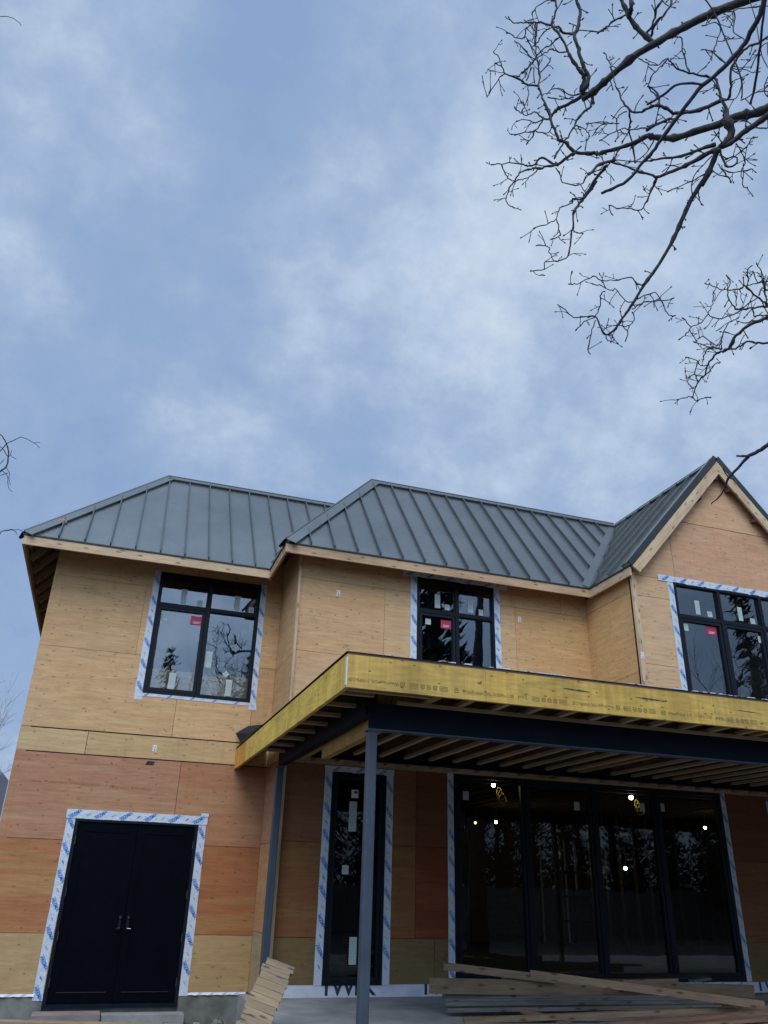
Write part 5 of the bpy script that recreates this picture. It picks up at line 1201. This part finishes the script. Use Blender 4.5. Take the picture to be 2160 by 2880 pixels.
for sp, hz in ((LEFT[0], 3.0), (LEFT[1], 4.2), (LEFT[9], 2.2), (LEFT[11], 6.8)):
    i0 = 0 if sp is not LEFT[1] else -1
    a = atdepth(*cvt(sp[0], [sp[1][i0]])[0], sp[4]); mb = MB(); b = TL + Vector((0, 0, hz)); mb.tube([a, a + (b - a) * .5 + Vector((0, 0, -.2)), b], [.005, .015, .04], 'barkp', 6); mb.build('branch', tl, smooth=True)

# ------------------------------------------------------------------ generic trees (reflected in the glass, and at the left edge)
def bare(loc, H, seed, name, lab, k='barkfar', lean=0, grp=None, levels=4, r0=None):
    rnd = random.Random(seed); root = empty(name, loc); tag(root, lab, 'tree', grp); loc = Vector(loc)
    tm = MB(); bm_ = MB()
    def grow(p, d, ln, r, lv):
        n = 4; pts = [p.copy()]; rs = [r]; dd = d.copy()
        for i in range(n):
            dd = (dd + Vector((rnd.uniform(-.16, .16), rnd.uniform(-.16, .16), rnd.uniform(-.04, .14)))).normalized(); p = p + dd * ln / n; pts.append(p.copy()); rs.append(r * (1 - .42 * (i + 1) / n))
        (tm if lv == 0 else bm_).tube(pts, rs, k, 8 if lv == 0 else (5 if lv < 2 else 3), cap=False)
        if lv >= levels: return
        for j in range({0: 7, 1: 5, 2: 5, 3: 4}.get(lv, 3)):
            i = rnd.randrange(1 if lv else 2, n + 1); a = rnd.uniform(0, 2 * math.pi); t = R(rnd.uniform(22, 55)); o1 = dd.orthogonal().normalized(); o2 = dd.cross(o1)
            nd = (dd * math.cos(t) + (o1 * math.cos(a) + o2 * math.sin(a)) * math.sin(t) + Vector((0, 0, .25))).normalized()
            grow(pts[i], nd, ln * rnd.uniform(.5, .72), max(rs[i] * .55, .006), lv + 1)
    grow(loc, Vector((lean, 0, 1)).normalized(), H * .42, r0 or H * .016, 0)
    tm.build('trunk', root, smooth=True); bm_.build('crown', root); return root
def conifer(loc, H, wd, seed, lab, grp=None):
    rnd = random.Random(seed); loc = Vector(loc); root = empty('conifer_tree', loc); tag(root, lab, 'tree', grp)
    tm = MB(); tm.tube([loc, loc + Vector((0, 0, H * .5)), loc + Vector((0, 0, H))], [H * .018, H * .011, .01], 'barkfar', 7); tm.build('trunk', root, smooth=True)
    cm = MB(); z = H * .10
    while z < H:
        t = z / H; L_ = wd * (1 - t) ** .85 * rnd.uniform(.75, 1.15) + .08; nb_ = max(5, int(10 * (1 - t) + 4))
        for j in range(nb_):
            a = rnd.uniform(0, 2 * math.pi); l = L_ * rnd.uniform(.55, 1.1); dv = Vector((math.cos(a), math.sin(a), rnd.uniform(-.25, .12)))
            sgm = max(3, int(l / .28))
            for q in range(sgm):
                c = loc + Vector((0, 0, z)) + dv * (l * (q + .6) / sgm) + Vector((0, 0, -.10 * l * ((q + 1) / sgm) ** 2))
                for _ in range(3):
                    s_ = rnd.uniform(.12, .26) * (1.15 - .4 * t) * max(1, H / 10 if H > 16 else 1); n = Vector((rnd.uniform(-1, 1), rnd.uniform(-1, 1), rnd.uniform(-.4, 1))).normalized(); o1 = n.orthogonal().normalized(); o2 = n.cross(o1)
                    cc = c + Vector((rnd.uniform(-.12, .12), rnd.uniform(-.12, .12), rnd.uniform(-.1, .08)))
                    cm.face([cc - o1 * s_, cc + o2 * s_ * .35, cc + o1 * s_ * rnd.uniform(.7, 1.3)], 'needle')
        z += H * .022 * rnd.uniform(.8, 1.2)
    cm.build('crown', root); return root
G1 = 'trees behind the photographer, mirrored in the windows'
conifer((15.0, -13, GRD), 27, 3.6, 1, 'tall conifer mirrored in the left panes of the middle upper window', G1)
conifer((28.9, -9, GRD), 17.5, 2.3, 2, 'conifer mirrored in the middle panes of the right upper window', G1)
conifer((2.4, -18, GRD), 13.8, 3.4, 3, 'bushy conifer mirrored low in the left pane of the left upper window', G1)
conifer((6.9, -18, GRD), 13.8, 2.2, 4, 'slim conifer mirrored at the right side of the left upper window', G1)
bare((3.9, -17, GRD), 16.0, 5, 'bare_tree', 'leafless tree mirrored in the lower half of the left upper window', grp=G1, k='bark')
bare((19.2, -15, GRD), 12.5, 6, 'bare_tree', 'leafless tree mirrored at the right of the middle upper window', grp=G1, k='bark')
bare((26.8, -6, GRD), 15, 8, 'bare_tree', 'large leafless tree mirrored in the upper left pane of the right upper window', grp=G1, k='bark')
h0 = conifer((-8, -13.5, GRD), 9.0, 2.0, 9, 'dark cedar in the screen of cedars behind the board fence', 'screen of cedars behind the fence')  # unseen row, made tall and dense to block low sky light under the canopy
for i in range(1, 31):
    c = h0.copy(); col.objects.link(c); c.location = (-8 + i * 1.5 + random.uniform(-.3, .3), -13.5 + random.uniform(-.4, .4), GRD); c.rotation_euler = (0, 0, i * 1.3); c.scale = (1, 1, random.uniform(.85, 1.04))
    for ch in h0.children:
        d_ = ch.copy(); col.objects.link(d_); d_.parent = c; d_.matrix_parent_inverse = ch.matrix_parent_inverse.copy()
# fence behind the photographer, mirrored in the sliding door
fe = empty('wooden_fence', (10, -11, GRD)); tag(fe, 'grey board fence behind the photographer, mirrored in the sliding door', 'fence')
mb = MB(); x = -14
while x < 34: mb.box((x, -11, GRD - .05), (x + .135, -10.975, 1.75 + random.uniform(-.02, .02)), 'fence'); x += .15
mb.build('boards', fe); mb = MB(); mb.box((-14, -11.05, .3), (34, -11.005, .39), 'fence'); mb.box((-14, -11.05, 1.4), (34, -11.005, 1.49), 'fence'); mb.build('rails', fe)
# far left edge: pale shrub and a far building
p = aty(-30, 2300, 26.0)
bare((p.x - .3, 26, GRD), 7.2, 31, 'bare_tree', 'pale twiggy tree behind the left corner of the house', k='pale', levels=4, r0=.06)
q0 = aty(-60, 2300, 60.0); q1 = aty(-12, 2150, 60.0); ab = empty('far_building', ((q0.x + q1.x) / 2, 62, GRD)); tag(ab, 'distant greyish apartment block peeking out at the left edge', 'building')
mb = MB(); mb.box((q1.x - 14, 60, GRD), (q1.x, 70, q1.z), 'farwall'); mb.build('wall', ab)
mb = MB(); mb.box((q1.x - 14.2, 59.8, q1.z), (q1.x + .0 - .5, 70.2, q1.z + .35), 'rooftrim'); mb.tube([(q1.x - .9, 62, q1.z + .3), (q1.x - .9, 62, q1.z + 2.4)], [.05, .03], 'rooftrim', 6); mb.build('roof', ab)
for fl in range(7):
    for wx in range(4):
        mb = MB(); x0 = q1.x - 1.6 - wx * 3; z0 = q1.z - 2.4 - fl * 3.0
        if z0 > 0: mb.box((x0, 59.96, z0), (x0 + 1.1, 60.0 - .001, z0 + 1.5), 'rooftrim'); mb.build('window', ab)
